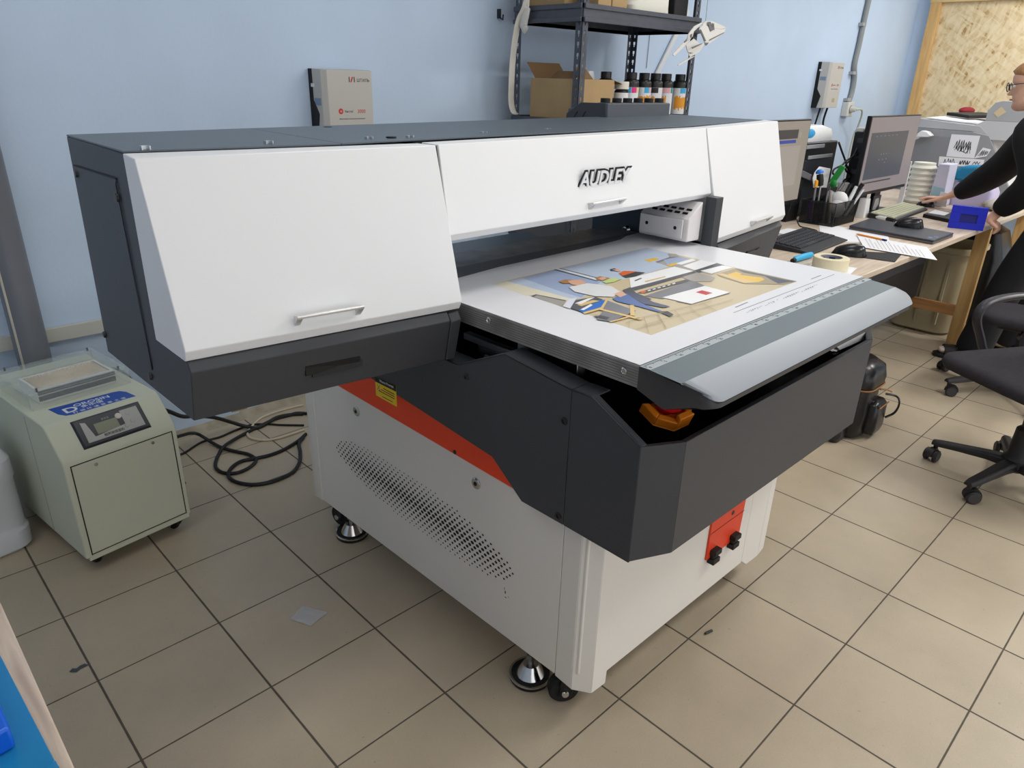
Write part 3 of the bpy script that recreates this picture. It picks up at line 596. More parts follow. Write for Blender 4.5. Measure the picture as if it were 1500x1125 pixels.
# caption: a rule and a few columns of small type in front of the picture
cp = MB()
def i5l(a, b, w=.0012):
    p, q_ = tq(930+a[0]/5, 360+a[1]/5), tq(930+b[0]/5, 360+b[1]/5); d = (q_-p).normalized(); n_ = V((-d.y, d.x, 0))*w/2
    cp.poly([V((c.x, c.y, PZ+.0002)) for c in (p-n_, q_-n_, q_+n_, p+n_)])
i5l((722, 497), (1460, 215), .0022)
for a, b in (((735, 458), (825, 420)), ((1290, 250), (1362, 222))): i5l(a, b, .0035)
rng = random.Random(3)
for c in range(4):
    for r in range(3):
        for w in range(6):
            x = 840+c*135+w*16+r*-12; y = 500-c*52-w*6+r*9-20
            if rng.random() < .72: i5l((x, y), (x+5+rng.random()*7, y-3-rng.random()*2), .0016)
cp.build('caption', mat('print_type', (120, 122, 130), .4), S)
# ================================================================ left side of the room
# ---------------------------------------------------------------- humidifier
HO, H1, H2 = V((.119, .16, 0)), V((.991, .134, 0)), V((-.134, .991, 0))
def H(a, b, z): return HO + H1*a + H2*b + Z*z
M_hum = mat('humidifier_enamel', (200, 204, 184), .55, bump=.35, bscale=700)
hum = thing('humidifier', 'pale green-grey humidifier on casters with blue Dorosin sticker and clear lid', 'humidifier', H(.178, .33, 0))
prof = [(0, .062), (0, .405), (.006, .419), (.088, .508), (.105, .5135), (.635, .5135), (.635, .062)]
hb = MB().loft([[H(0, b, z) for b, z in prof], [H(.357, b, z) for b, z in prof]]).build('cabinet', M_hum, hum, .004)
MB().loft([[H(-.0006, .24, .07), H(-.0006, .243, .07), H(-.0006, .243, .50), H(-.0006, .24, .50)], [H(.0006, .24, .07), H(.0006, .243, .07), H(.0006, .243, .50), H(.0006, .24, .50)]]).build('seam', mat('humidifier_seam', (150, 154, 138), .6), hb)
fd = MB().loft([[H(.022, -.0015, .075), H(.338, -.0015, .075), H(.338, -.0015, .395), H(.022, -.0015, .395)], [H(.022, .002, .075), H(.338, .002, .075), H(.338, .002, .395), H(.022, .002, .395)]])
hd_ = fd.build('door', M_hum, hum, .0008)
gp = MB()
for a0, a1, z0, z1 in ((.018, .342, .396, .399), (.018, .0212, .07, .399), (.3388, .342, .07, .399), (.018, .342, .0705, .0735)):
    gp.loft([[H(a0, -.0009, z0), H(a1, -.0009, z0), H(a1, -.0009, z1), H(a0, -.0009, z1)], [H(a0, .001, z0), H(a1, .001, z0), H(a1, .001, z1), H(a0, .001, z1)]])
gp.build('door_gap_strip', M_bk, hb)
for a, z in ((.09, .378), (.272, .382)): MB().lathe(H(a, -.0015, z), [(0, 0), (.006, 0), (.005, .003), (0, .0035)], 14, 0, -H2).build('screw', M_chrome, hd_)
MB().loft([[H(.01, .0, .05), H(.35, .0, .05), H(.35, .0, .064), H(.01, .0, .064)], [H(.01, .03, .05), H(.35, .03, .05), H(.35, .03, .064), H(.01, .03, .064)]]).build('bottom_rail', M_hum, hb, .001)
for a, b in ((.045, .06), (.31, .05), (.045, .58), (.31, .58)):
    q = H(a, b, 0); caster(q.x, q.y, hum, .025, .018, .062, .4)
# control panel on the slope
sn = (H2*-.735 + Z*.678).normalized(); su = (H2*.678 + Z*.735).normalized()
def HS(a, t, h=0): return H(a, .006, .419) + su*t + sn*h
def slope_slab(a0, a1, t0, t1, h0, h1, m): return MB().loft([[HS(a0, t0, h0), HS(a1, t0, h0), HS(a1, t1, h0), HS(a0, t1, h0)], [HS(a0, t0, h1), HS(a1, t0, h1), HS(a1, t1, h1), HS(a0, t1, h1)]], m)
pn = MB().loft([[HS(.072, .014, 0), HS(.286, .014, 0), HS(.286, .115, 0), HS(.072, .115, 0)], [HS(.078, .02, .007), HS(.280, .02, .007), HS(.280, .109, .007), HS(.078, .109, .007)]]).build('control_panel', mat('panel_black', (38, 42, 50), .35), hum, .0008)
fcp = MB().loft([[HS(a, t, .007) for a, t in ((.092, .028), (.27, .028), (.27, .10), (.215, .10), (.215, .052), (.118, .042), (.108, .095), (.094, .1))], [HS(a, t, .0078) for a, t in ((.092, .028), (.27, .028), (.27, .10), (.215, .10), (.215, .052), (.118, .042), (.108, .095), (.094, .1))]]).build('panel_fascia', mat('panel_silver', (168, 168, 164), .4), pn)
slope_slab(.128, .198, .047, .083, .0072, .0076, 0).build('lcd_screen', mat('lcd_green', (112, 118, 92), .3), pn)
for a, t, r, m in ((.206, .085, .0085, mat('power_button', (206, 196, 190), .4)), (.236, .084, .007, MATS['panel_silver']), (.217, .045, .007, MATS['panel_silver']), (.24, .055, .007, MATS['panel_silver'])):
    MB().lathe(HS(a, t, .0075), [(r+.0015, 0), (r+.0015, .0008), (r, .0008), (r*.9, .002), (0, .0022)], 18, 0, sn).build('button', m, pn)
text('panel_lettering', '超声波加湿机', HS(.142, .0335, .0082), H1, su, .0105, M_bk, fcp, .0003)
text('panel_heading', '多乐信', HS(.155, .088, .0074), H1, su, .008, mat('panel_print', (160, 164, 170), .5), pn, .0003)
# blue label on the top, in front of the lid
def lab(z0, z1): return [H(a, b, z) for z in (z0,) for a, b in ((.062, .212), (.07, .155), (.09, .118), (.29, .103), (.285, .155), (.27, .197))]
lb_ = [(.060, .208), (.066, .145), (.078, .119), (.098, .111), (.292, .106), (.287, .165), (.275, .187), (.255, .193)]
lz = .5136
lbl = MB().loft([[H(a, b, lz) for a, b in lb_], [H(a, b, lz+.0005) for a, b in lb_]]).build('brand_label', mat('label_blue', (36, 78, 168), .45), hum)
part_label(lbl, 'blue Dorosin label')
lw = mat('label_white', (226, 230, 232), .5)
text('label_name', 'D', H(.083, .134, lz+.0006), H1+H2*-.03, H2, .058, lw, lbl, .0003, .02)
text('label_name', 'OROSIN', H(.122, .165, lz+.0006), H1+H2*-.05, H2, .03, lw, lbl, .0003, .012)
text('label_name', '多乐信', H(.135, .142, lz+.0006), H1+H2*-.05, H2, .023, lw, lbl, .0003, .01)
text('label_slogan', '打 领 环 境 变 革 之 道', H(.1, .1165, lz+.0006), H1+H2*-.03, H2, .0165, lw, lbl, .0003)
# transparent lid over a pleated filter
M_acr = mat('clear_acrylic', (220, 230, 227), .08, alpha=.15, spec=.6)
ld_ = MB()
lx0, lx1, ly0, ly1, lz0, lz1 = .022, .334, .225, .515, .5140, .566
def hbox(mb, a0, a1, b0, b1, z0, z1, m=0):
    return mb.hexa([H(a0, b0, z0), H(a1, b0, z0), H(a1, b1, z0), H(a0, b1, z0), H(a0, b0, z1), H(a1, b0, z1), H(a1, b1, z1), H(a0, b1, z1)], m)
hbox(ld_, lx0, lx1, ly0, ly0+.005, lz0, lz1); hbox(ld_, lx0, lx1, ly1-.005, ly1, lz0, lz1)
hbox(ld_, lx0, lx0+.005, ly0+.005, ly1-.005, lz0, lz1); hbox(ld_, lx1-.005, lx1, ly0+.005, ly1-.005, lz0, lz1)
hbox(ld_, lx0-.004, lx1+.004, ly0-.004, ly0+.045, lz1, lz1+.005); hbox(ld_, lx0-.004, lx1+.004, ly1-.10, ly1+.004, lz1, lz1+.005)
hbox(ld_, lx0-.004, lx0+.04, ly0+.045, ly1-.10, lz1, lz1+.005); hbox(ld_, lx1-.035, lx1+.004, ly0+.045, ly1-.10, lz1, lz1+.005)
lidp = ld_.build('clear_lid', M_acr, hum)
part_label(lidp, 'clear acrylic frame lid')
for a, b in ((.05, .235), (.305, .235), (.05, .50), (.315, .495)):
    MB().cyl(H(a, b, lz1+.005), H(a, b, lz1+.017), .0035, n=10).build('lid_screw', M_steel, lidp)
fl = MB(); n = 22
for i in range(n):
    a0 = .068+.226*i/n; a1 = .068+.226*(i+1)/n; am = (a0+a1)/2
    fl.add([H(a0, .275, .545), H(am, .275, .561), H(a1, .275, .545), H(a1, .41, .545), H(am, .41, .561), H(a0, .41, .545)], [(0, 1, 4, 5), (1, 2, 3, 4)])
flt = fl.build('filter', mat('filter_paper', (240, 232, 216), .9, noise=.14, nscale=7), hum)
part_label(flt, 'pleated cream filter')
fr = MB()
for a0, a1, b0, b1 in ((.06, .30, .266, .275), (.06, .30, .41, .419), (.06, .068, .275, .41), (.294, .302, .275, .41)): hbox(fr, a0, a1, b0, b1, .515, .5615)
fr.build('filter_frame', mat('filter_frame_white', (222, 222, 218), .5), flt)
g1 = MB(); hbox(g1, .06, .302, .2625, .2658, .524, .540); hbox(g1, .06, .302, .2625, .2658, .546, .558)
g1.build('filter_gasket', M_bk, flt)

# ---------------------------------------------------------------- white jerrycan (only its right half is in view)
jc = thing('jerrycan', 'translucent white plastic jerrycan beside the humidifier', 'jerrycan', (-.115, .575, 0))
M_can = mat('can_plastic', (214, 218, 224), .45, trans=.12, noise=.03, nscale=5)
def rrect(cx, cy, hx, hy, r, z, n=6, rot=0):
    out = []
    for sx, sy, a0 in ((1, -1, -90), (1, 1, 0), (-1, 1, 90), (-1, -1, 180)):
        for i in range(n+1):
            a = math.radians(a0+90*i/n); out.append((cx+sx*(hx-r)+r*math.cos(a), cy+sy*(hy-r)+r*math.sin(a)))
    c, s = math.cos(rot), math.sin(rot)
    return [V((cx+(x-cx)*c-(y-cy)*s, cy+(x-cx)*s+(y-cy)*c, z)) for x, y in out]
rg = []
for z, e, r in ((0, -.012, .05), (.012, 0, .055), (.075, .002, .055), (.085, -.004, .055), (.10, -.004, .055), (.26, -.004, .055), (.27, 0, .055), (.335, 0, .06), (.37, -.02, .06), (.385, -.05, .05)):
    rg.append(rrect(-.115, .575, .135+e, .135+e, r, z, 6, .16))
MB().loft(rg, 0, True, True).build('can_body', M_can, jc, 0)
MB().lathe((-.18, .60, .383), [(.03, 0), (.03, .02), (.034, .022), (.034, .05), (0, .052)], 24).build('screw_cap', mat('cap_white', (225, 226, 226), .5), jc)
MB().tube(smooth_path([(-.06, .50, .375), (-.06, .51, .425), (-.07, .58, .435), (-.075, .65, .425), (-.075, .66, .375)]), .012).build('handle', M_can, jc)
rb = MB()
for a in (-.045, -.025, .0): rb.cyl((.012+a*.16*0+.003, .56+a, .11), (.012+.003, .56+a, .25), .0035, n=8)
rb.build('ribs', M_can, jc)

# ---------------------------------------------------------------- grey drain pipe with a white cable strapped to it
pp = thing('drain_pipe', 'thick grey plastic pipe running up the back wall at far left', 'pipe', (.228, .885, 0))
MB().cyl((.228, .885, .0), (.228, .885, 3.0), .055, n=32).build('pipe', mat('pvc_grey', (112, 116, 124), .4, noise=.06, nscale=4), pp)
MB().lathe((.228, .885, 0), [(.055, 0), (.066, 0), (.066, .07), (.060, .08), (.055, .082)], 32).build('socket_collar', MATS['pvc_grey'], pp)
cb = MB().tube([(.184, .852, .0), (.184, .852, 1.0), (.185, .852, 1.6), (.184, .852, 3.0)], .0045, 8).build('cable', mat('cable_offwhite', (196, 190, 178), .6), pp)
part_label(cb, 'thin off-white cable on the pipe')
tag(MB().box(-2.6, .62, WY-.022, WY, .545, .60).build('cable_trunking', mat('trunking_white', (206, 206, 198), .5), None, .002), 'white plastic cable trunking along the wall behind the grey pipe', 'trunking')

# ---------------------------------------------------------------- voltage stabilisers on the wall
def stabiliser(x0, x1, z0, z1, label, m_front, logo):
    t = thing('voltage_stabilizer', label, 'stabilizer', ((x0+x1)/2, WY, z0), 'voltage stabilizers on the back wall')
    y1, yb = WY-.12, WY
    b = MB().prism([(x0-.012, yb, z0+.0), (x0-.012, yb-.05, z0), (x0-.012, yb-.072, z0+.1), (x0-.012, yb-.03, z0+.16), (x0-.012, yb-.03, z1), (x0-.012, yb, z1)], (x1-x0+.02, 0, 0)).build('back_housing', M_bk, t, .002)
    c = MB().loft([[(x0-.010, yb-.03, z0), (x0-.010, yb-.03, z1), (x1+.006, yb-.03, z1), (x1+.006, yb-.03, z0)], [(x0-.008, y1+.02, z0+.002), (x0-.008, y1+.02, z1-.002), (x1+.004, y1+.02, z1-.002), (x1+.004, y1+.02, z0+.002)], [(x0+.012, y1, z0+.004), (x0+.012, y1, z1-.004), (x1-.0, y1, z1-.004), (x1-.0, y1, z0+.004)]]).build('cover', m_front, t, .002)
    st = MB().box(x0-.0098, x0-.0088, y1+.03, yb-.035, z1-.15, z1-.12).build('rating_plate', mat('plate_blue_grey', (128, 150, 170), .5), c)
    k = MB().box(x0-.013, x0-.008, yb-.045, yb-.02, z1-.075, z1-.06).build('side_clip', M_white, b)
    w = x1-x0
    rs, bs_ = mat('logo_red', (206, 58, 52), .5), mat('logo_black', (48, 48, 50), .5)
    xl = x0+.128*w/.24
    text('brand_lettering', 'ШТИЛЬ', (xl+.032*w/.24, y1-.0003, z1-.050), X, Z, w*.076, bs_, c, .0003, .004)
    lm = MB()
    lm.box(xl-.008, xl-.004, y1-.0008, y1, z1-.052, z1-.030).box(xl+.018, xl+.022, y1-.0008, y1, z1-.052, z1-.030)
    lm.build('brand_mark', bs_, c)
    MB().prism([(xl-.001, y1-.0008, z1-.052), (xl+.006, y1-.0008, z1-.052), (xl+.015, y1-.0008, z1-.030), (xl+.008, y1-.0008, z1-.030)], (0, .0008, 0)).build('brand_stroke', rs, c)
    zl = logo
    MB().lathe((x0+.07*w/.24, y1, zl+.008), [(0, 0), (.012, 0), (.012, .0006), (0, .0006)], 20, 0, (0, -1, 0)).build('round_mark', rs, c)
    text('round_mark_stroke', 'N', (x0+.07*w/.24-.004, y1-.0009, zl+.0035), X, Z, .012, mat('logo_white', (230, 230, 230), .5), c, .0002)
    text('model_lettering', 'Инстаб', (x0+.09*w/.24, y1-.0003, zl+.003), X, Z, .0125*w/.24, bs_, c, .0003, .004)
    text('model_number', '3000', (x0+.155*w/.24, y1-.0003, zl), X, Z, .022*w/.24, rs, c, .0003)
    text('subtitle', 'Инверторный стабилизатор напряжения', (x0+.06*w/.24, y1-.0003, zl-.026), X, Z, .0068*w/.24, bs_, c, .0003)
    return t
M_stf = mat('stabilizer_beige_grey', (198, 194, 188), .5)
stabiliser(1.517, 1.757, 1.26, 1.546, 'grey box-shaped voltage stabilizer on the wall behind the left end of the printer', M_stf, 1.365)
s2 = stabiliser(6.53, 6.79, 1.35, 1.73, 'grey box-shaped voltage stabilizer on the wall above the desk', M_stf, 1.535)
c2 = [c for c in s2.children if c.name.startswith('cover')][0]
MB().box(6.66, 6.71, WY-.1208, WY-.12, 1.40, 1.435).build('sticker', mat('sticker_olive', (172, 172, 130), .6), c2)
tag(MB().tube(smooth_path([(6.585, .91, 1.35), (6.58, .93, 1.2), (6.56, .945, 1.05), (6.55, .945, .6), (6.55, .945, .02)]), .008, 8).build('power_cable', M_bk), 'black cable dropping from the left underside of the stabilizer above the desk', 'cable', 'cables under the wall stabilizer')
tag(MB().tube(smooth_path([(6.735, .91, 1.35), (6.745, .93, 1.24), (6.80, .945, 1.12), (6.805, .945, .6), (6.805, .945, .02)]), .009, 8).build('power_cable', M_bk), 'black cable curving down from the right underside of the stabilizer above the desk', 'cable', 'cables under the wall stabilizer')

# ---------------------------------------------------------------- cables on the floor
def cable(name, pix, r, m, label, z=None, end=None):
    pts = []
    for q in pix:
        u, v, zz = q if len(q) == 3 else (*q, r)
        pts.append(on_z(u, v, zz))
    if end: pts += [V(e) for e in end]
    return tag(MB().tube(smooth_path(pts), r, 8).build(name, m), label, 'cable', 'cables on the floor behind the printer')
M_cab = mat('cable_black', (24, 24, 26), .5)
z8 = lambda L: [(240+x/6.818, 580+y/6.818, *r) for x, y, *r in L]
cable('power_cable', z8([(60, 430, .14), (200, 388, .12), (270, 372, .10), (350, 385, .05), (480, 465, .012), (590, 520, .012), (720, 555), (850, 585), (920, 640), (860, 710), (740, 765), (620, 772), (540, 740), (515, 690), (540, 600), (600, 505, .018), (720, 425, .012), (850, 355), (960, 300), (1100, 235), (1250, 195), (1390, 172)]), .0075, M_cab, 'thick black cable making the left-hand loop on the floor beside the humidifier', end=[(1.4, .55, .0075)])
cable('power_cable', z8([(1420, 380), (1340, 450), (1200, 535), (1060, 590), (920, 622), (780, 650), (690, 705), (645, 775), (670, 830), (760, 870), (900, 885), (1060, 860), (1200, 810), (1300, 750), (1355, 660), (1362, 560), (1350, 480), (1390, 420)]), .0078, M_cab, 'thick black cable making the wide right-hand loop on the floor beside the printer base')
cable('power_cable', z8([(40, 630), (150, 590), (220, 560), (380, 460), (560, 410), (700, 350), (850, 295), (1000, 280), (1180, 290), (1400, 293)]), .005, M_cab, 'thin black cable lying straightest, along the foot of the wall')
cable('power_cable', z8([(-60, 120, .32), (60, 158, .28), (190, 205, .22), (330, 200, .17), (500, 215, .12), (650, 255, .06), (800, 300, .02), (920, 320), (1000, 290), (1130, 215, .012), (1280, 185), (1390, 180)]), .0085, M_cab, 'thick black cable sagging from behind the humidifier under the printer overhang')
cable('network_cable', z8([(1400, 338), (1280, 380), (1130, 425), (1000, 442), (880, 425), (835, 385), (860, 330), (930, 250), (1000, 205), (1120, 160), (1280, 115), (1390, 90)]), .0055, mat('cable_cream', (206, 196, 172), .6), 'cream cable looped on the floor by the wall')
dc = tag(MB().tube(smooth_path([H(.375, .56, .46), H(.42, .55, .45), H(.452, .50, .40), H(.455, .48, .25), H(.46, .46, .10), H(.47, .42, .006), H(.49, .30, .006)]), .006, 8).build('power_cable', M_cab), 'black cable hanging straight down at the right side of the humidifier', 'cable')

# ---------------------------------------------------------------- litter on the floor
c = on_z(453, 901, 0); bagm = MB()
q = [on_z(u, v, .002) for u, v in ((425, 907), (443, 888), (480, 897), (455, 917))]
bp_ = []
N_ = 6
for i in range(N_+1):
    for j in range(N_+1):
        p = q[0].lerp(q[1], i/N_).lerp(q[3].lerp(q[2], i/N_), j/N_)
        bp_.append(p + Z*(.001+.004*random.random()*(0 < i < N_)*(0 < j < N_)))
bagm.add(bp_, [(i*(N_+1)+j, (i+1)*(N_+1)+j, (i+1)*(N_+1)+j+1, i*(N_+1)+j+1) for i in range(N_) for j in range(N_)])
pb = bagm.build('zip_bag', mat('clear_film', (216, 218, 222), .22, alpha=.55), None)
tag(pb, 'small empty clear plastic zip bag on the floor tiles', 'plastic bag')
w = [(101, 984), (106, 979), (112, 979), (117, 975), (124, 972), (130, 974), (124, 977), (118, 980), (112, 985), (105, 985)]
tag(MB().loft([[on_z(u, v, .0003) for u, v in w], [on_z(u, v, .0012) for u, v in w]]).build('scrap', mat('scrap_slate', (70, 76, 82), .6)), 'dark grey moustache-shaped scrap on the floor at left', 'scrap')
p0, p1 = on_z(1033, 928, .004), on_z(1043, 923.5, .004)
tag(MB().cyl(p0, p1, .004, n=8).build('plug_stick', mat('stick_dark', (58, 58, 56), .6)), 'short dark stick on the floor in front of the printer base', 'scrap')

# ---------------------------------------------------------------- work table at the lower left corner
wt = thing('work_table', 'pale wood work table at the bottom left corner', 'table', (-.75, -1.25, 0))
M_tt = wood('table_laminate', (214, 196, 178), (178, 158, 142), (60, 4, 60))
MB().box(-1.3, -.1775, -2.2, -.55, .722, .75).build('tabletop', M_tt, wt, .002)
for x, y in ((-1.22, -.63), (-.27, -.63), (-1.22, -2.1), (-.27, -2.1)): MB().box(x-.03, x+.03, y-.03, y+.03, 0, .722).build('leg', mat('leg_pine', (196, 162, 112), .6), wt, .002)
M_bl = mat('blue_acrylic', (36, 138, 196), .15, alpha=.82)
tag(MB().prism([(-.2065, -.98, .7505), (-.1925, -1.318, .7505), (-.205, -1.345, .7505), (-.5, -1.36, .7505), (-.52, -.80, .7505), (-.22, -.80, .7505)], (0, 0, .004)).build('acrylic_sheet', M_bl, None, .0005), 'translucent blue acrylic sheet on the corner work table', 'acrylic sheet')
tag(MB().prism([(-.224, -1.13, .755), (-.2215, -1.268, .755), (-.45, -1.29, .755), (-.45, -.95, .755), (-.26, -.95, .755)], (0, 0, .035)).build('blue_box', mat('blue_plastic', (18, 96, 214), .3), None, .004), 'glossy solid blue plastic block lying on the blue acrylic sheet', 'plastic box')
tag(MB().prism([(-.192, -1.325, .7565), (-.19, -1.352, .7565), (-.225, -1.365, .7565), (-.23, -1.337, .7565)], (0, 0, .003)).build('blue_offcut', M_bl, None, .0005), 'small blue acrylic offcut at the edge of the corner work table', 'acrylic offcut')
# ================================================================ storage rack behind the printer
RX0, RX1, RY0, RY1 = 2.655, 3.65, .385, .845
rack = thing('storage_rack', 'dark grey slotted-angle metal rack behind the printer', 'rack', (3.14, .61, 0))
M_rack = mat('rack_grey', (76, 80, 90), .45, noise=.12, nscale=20)
def slotted_post(x, y, sx, sy):
    mb = MB(); w, t, H_ = .042, .0022, 2.35
    for (dx, dy) in ((sx, 0), (0, sy)):
        d = V((dx, dy, 0)); nrm_ = V((0 if dx else sx, 0 if dy else sy, 0))*t
        def q(a, b, z0, z1):
            p = V((x, y, 0)); mb.hexa([p+d*a+Z*z0, p+d*b+Z*z0, p+d*b+nrm_+Z*z0, p+d*a+nrm_+Z*z0, p+d*a+Z*z1, p+d*b+Z*z1, p+d*b+nrm_+Z*z1, p+d*a+nrm_+Z*z1])
        q(0, .014, 0, H_); q(.028, w, 0, H_)
        z = 0
        while z < H_:
            q(.014, .028, z, min(H_, z+.022)); q(.014, .0175, z+.022, z+.034); q(.0245, .028, z+.022, z+.034); z += .05
    return mb.build('post', M_rack, rack)
for x, sx in ((RX0, 1), (RX1, -1)):
    for y, sy in ((RY0, 1), (RY1, -1)): slotted_post(x, y, sx, sy)
def shelf(z):
    s = MB().box(RX0+.004, RX1-.004, RY0+.004, RY1-.004, z-.004, z).build('shelf_board', mat('shelf_board_dark', (60, 58, 58), .6), rack)
    for (x0, x1, y0, y1, ox, oy) in ((RX0-.002, RX1+.002, RY0-.008, RY0-.0005, 0, -1), (RX0-.002, RX1+.002, RY1+.0005, RY1+.008, 0, 1), (RX0-.008, RX0-.0005, RY0, RY1, -1, 0), (RX1+.0005, RX1+.008, RY0, RY1, 1, 0)):
        b = MB().box(x0, x1, y0, y1, z-.075, z+.004)
        o = .009
        for za, zb_ in ((z-.018, z+.004), (z-.075, z-.055)):
            b.box(x0+min(0, ox)*o, x1+max(0, ox)*o, y0+min(0, oy)*o, y1+max(0, oy)*o, za, zb_)
        b.build('shelf_beam', M_rack, s, .0015)
for z in (.10, .72, 1.340, 1.862, 2.33): shelf(z)
# open carton with flaps
M_card = mat('cardboard', (176, 148, 108), .85, noise=.07, nscale=6, bump=.2, bscale=120)
M_cardin = mat('cardboard_inside', (124, 96, 66), .9)
def carton(x0, x1, y0, y1, z0, z1, label, group=None, open_=False):
    t = thing('carton', label, 'carton', ((x0+x1)/2, (y0+y1)/2, z0), group)
    w = .005
    if not open_:
        MB().box(x0, x1, y0, y1, z0, z1).build('box_body', M_card, t, .002)
        MB().box(x0-.0003, x1+.0003, (y0+y1)/2-.025, (y0+y1)/2+.025, z1-.04, z1+.0004).build('tape', mat('tape_tan', (196, 170, 122), .35), t)
        return t
    b = MB().box(x0, x0+w, y0, y1, z0, z1).box(x1-w, x1, y0, y1, z0, z1).box(x0+w, x1-w, y0, y0+w, z0, z1).box(x0+w, x1-w, y1-w, y1, z0, z1).box(x0, x1, y0, y1, z0, z0+.004)
    b.build('box_body', M_card, t, .001)
    def flap(p, q, d): MB().loft([[V(p), V(q), V(q)+V(d), V(p)+V(d)], [V(p)+V((.003, .003, .001)), V(q)+V((.003, .003, .001)), V(q)+V(d)+V((.003, .003, .001)), V(p)+V(d)+V((.003, .003, .001))]]).build('flap', M_cardin, t)
    flap((x0+.03, y1, z1), (x1, y1, z1), (-.015, .05, .075))
    flap((x1, y0+.01, z1), (x1, y1-.01, z1), (.075, -.005, -.02))
    flap((x0, y0+.02, z1), (x0, y1-.14, z1), (.05, .0, .035))
    flap((x0+.02, y0, z1), (x0+.11, y0, z1), (.0, .06, .055))
    return t
LZ = 1.3405
carton(2.672, 2.955, .402, .735, LZ, LZ+.193, 'open brown carton with raised flaps on the rack, left of the ink bottles', None, True)
bg_ = MB()
for k in range(5): bg_.ball((2.80+.03*k, .55+.02*(k % 2), LZ+.19+.012*(k % 3)), (.035, .03, .045), n=8)
tag(bg_.build('plastic_wrap', mat('film_white', (222, 226, 230), .3, trans=.3)), 'crumpled clear plastic film sticking out of the open carton', 'plastic wrap')
# ink bottles
M_bot = mat('bottle_black', (26, 25, 26), .32); M_lab = mat('bottle_label', (226, 228, 230), .45)
lc = {'cyan': (60, 170, 220), 'teal': (30, 140, 140), 'magenta': (222, 50, 130), 'yellow': (232, 206, 60), 'pink': (226, 170, 180), 'orange': (226, 152, 40), 'black': (40, 40, 42)}
lm_ = {k: mat('label_'+k, v, .5) for k, v in lc.items()}
def curved(mb, c, r, a0, a1, z0, z1, m=0, n=6):
    ps = [(c[0]+r*math.cos(a0+(a1-a0)*i/n), c[1]+r*math.sin(a0+(a1-a0)*i/n)) for i in range(n+1)]
    for i in range(n): mb.poly([(*ps[i], z0), (*ps[i+1], z0), (*ps[i+1], z1), (*ps[i], z1)], m)
def bottle(x, y, label, bars, blob, h=.232, cap=M_bot, r=.043):
    t = thing('ink_bottle', label, 'bottle', (x, y, LZ), 'ink bottles on the rack')
    if cap is M_bot:
        MB().lathe((x, y, LZ), [(0, 0), (r*.95, 0), (r, .004), (r, .178), (r*.96, .188), (r*.84, .196), (r*.66, .201), (r*.62, .206), (0, .206)], 28).build('bottle_body', M_bot, t)
        MB().lathe((x, y, LZ), [(r*.6, .203), (r*.68, .2035), (r*.68, h), (r*.62, h+.002), (0, h+.002)], 20).build('bottle_cap', M_bot, t)
        zt_ = .160
    else:
        MB().lathe((x, y, LZ), [(0, 0), (r*.95, 0), (r, .004), (r, .138), (r*.8, .148), (0, .148)], 28).build('bottle_body', M_bot, t)
        MB().lathe((x, y, LZ), [(r*.9, .1485), (r*1.02, .15), (r*1.02, h-.002), (r*.95, h), (0, h)], 24).build('bottle_cap', cap, t)
        zt_ = .132
    lb = MB(); curved(lb, (x, y), r+.0006, math.radians(130), math.radians(330), LZ+.02, LZ+zt_, 0, 16)
    l = lb.build('bottle_label', M_lab, t)
    for k, a0, a1 in bars:
        b = MB(); curved(b, (x, y), r+.0011, math.radians(a0), math.radians(a1), LZ+zt_-.028, LZ+zt_-.0005, 0, 4); b.build('colour_bar', lm_[k], l)
    if blob:
        b = MB()
        for a in range(blob[0], blob[1], 9):
            zt = LZ+.105+.016*random.random(); zb = LZ+.058-.02*random.random()
            curved(b, (x, y), r+.0010, math.radians(a), math.radians(a+9.2), zb, zt, 0, 1)
        b.build('orange_splash', lm_['orange'], l)
BY = .452
bx = lambda u: on_y(u, 140, BY).x
bottle(bx(923), BY, 'ink bottle with teal, pink and yellow label bars, beside the white-capped one', (('teal', 185, 200), ('cyan', 203, 222), ('magenta', 225, 265), ('yellow', 270, 282)), (280, 300))
bottle(bx(941.5), BY, 'ink bottle with blue bar and orange splash, standing left of the black-barred one', (('cyan', 225, 262), ('pink', 264, 285)), (190, 275))
bottle(bx(957.5), BY-.002, 'ink bottle with black label bar and thin orange band, mid row', (('black', 190, 245),), (195, 222))
bottle(bx(973.5), BY, 'ink bottle with pink and teal label bars, second from right in the row', (('pink', 200, 255), ('teal', 262, 285)), (190, 225))
bottle(bx(989.5), BY-.02, 'ink bottle with blue bar and big orange splash, rightmost of the row', (('cyan', 225, 275),), (185, 290))
bottle(bx(907.5), BY-.01, 'dark bottle with white screw cap and plain white label, beside the carton', (), None, .187, mat('cap_cream', (226, 222, 208), .5), .038)
bottle(bx(905), BY+.09, 'black-capped ink bottle standing behind the white-capped one', (), None)
# things on the upper shelf
UZ = 1.8625
carton(2.70, 2.90, .55, .82, UZ, UZ+.2, 'brown carton on the upper shelf at its left end')
carton(2.78, 2.88, .40, .50, UZ, UZ+.15, 'small carton at the front of the upper shelf beside the near post')
carton(2.90, 3.02, .41, .52, UZ, UZ+.12, 'light brown carton on the upper shelf, left of the white bag')
bgm = MB().loft([rrect(3.24, .50, .17, .09, .04, UZ+.0), rrect(3.23, .50, .175, .095, .05, UZ+.03), rrect(3.25, .50, .16, .09, .05, UZ+.09), rrect(3.26, .51, .10, .06, .04, UZ+.16)], 0, True, True)
tag(bgm.build('white_bag', mat('bag_white', (224, 222, 212), .6, bump=.6, bscale=25)), 'soft white plastic bag lying on the upper shelf', 'bag')
tag(MB().box(3.45, 3.58, .42, .62, UZ, UZ+.2).build('black_case', M_bk, None, .006), 'black case on the upper shelf at its right end', 'case')
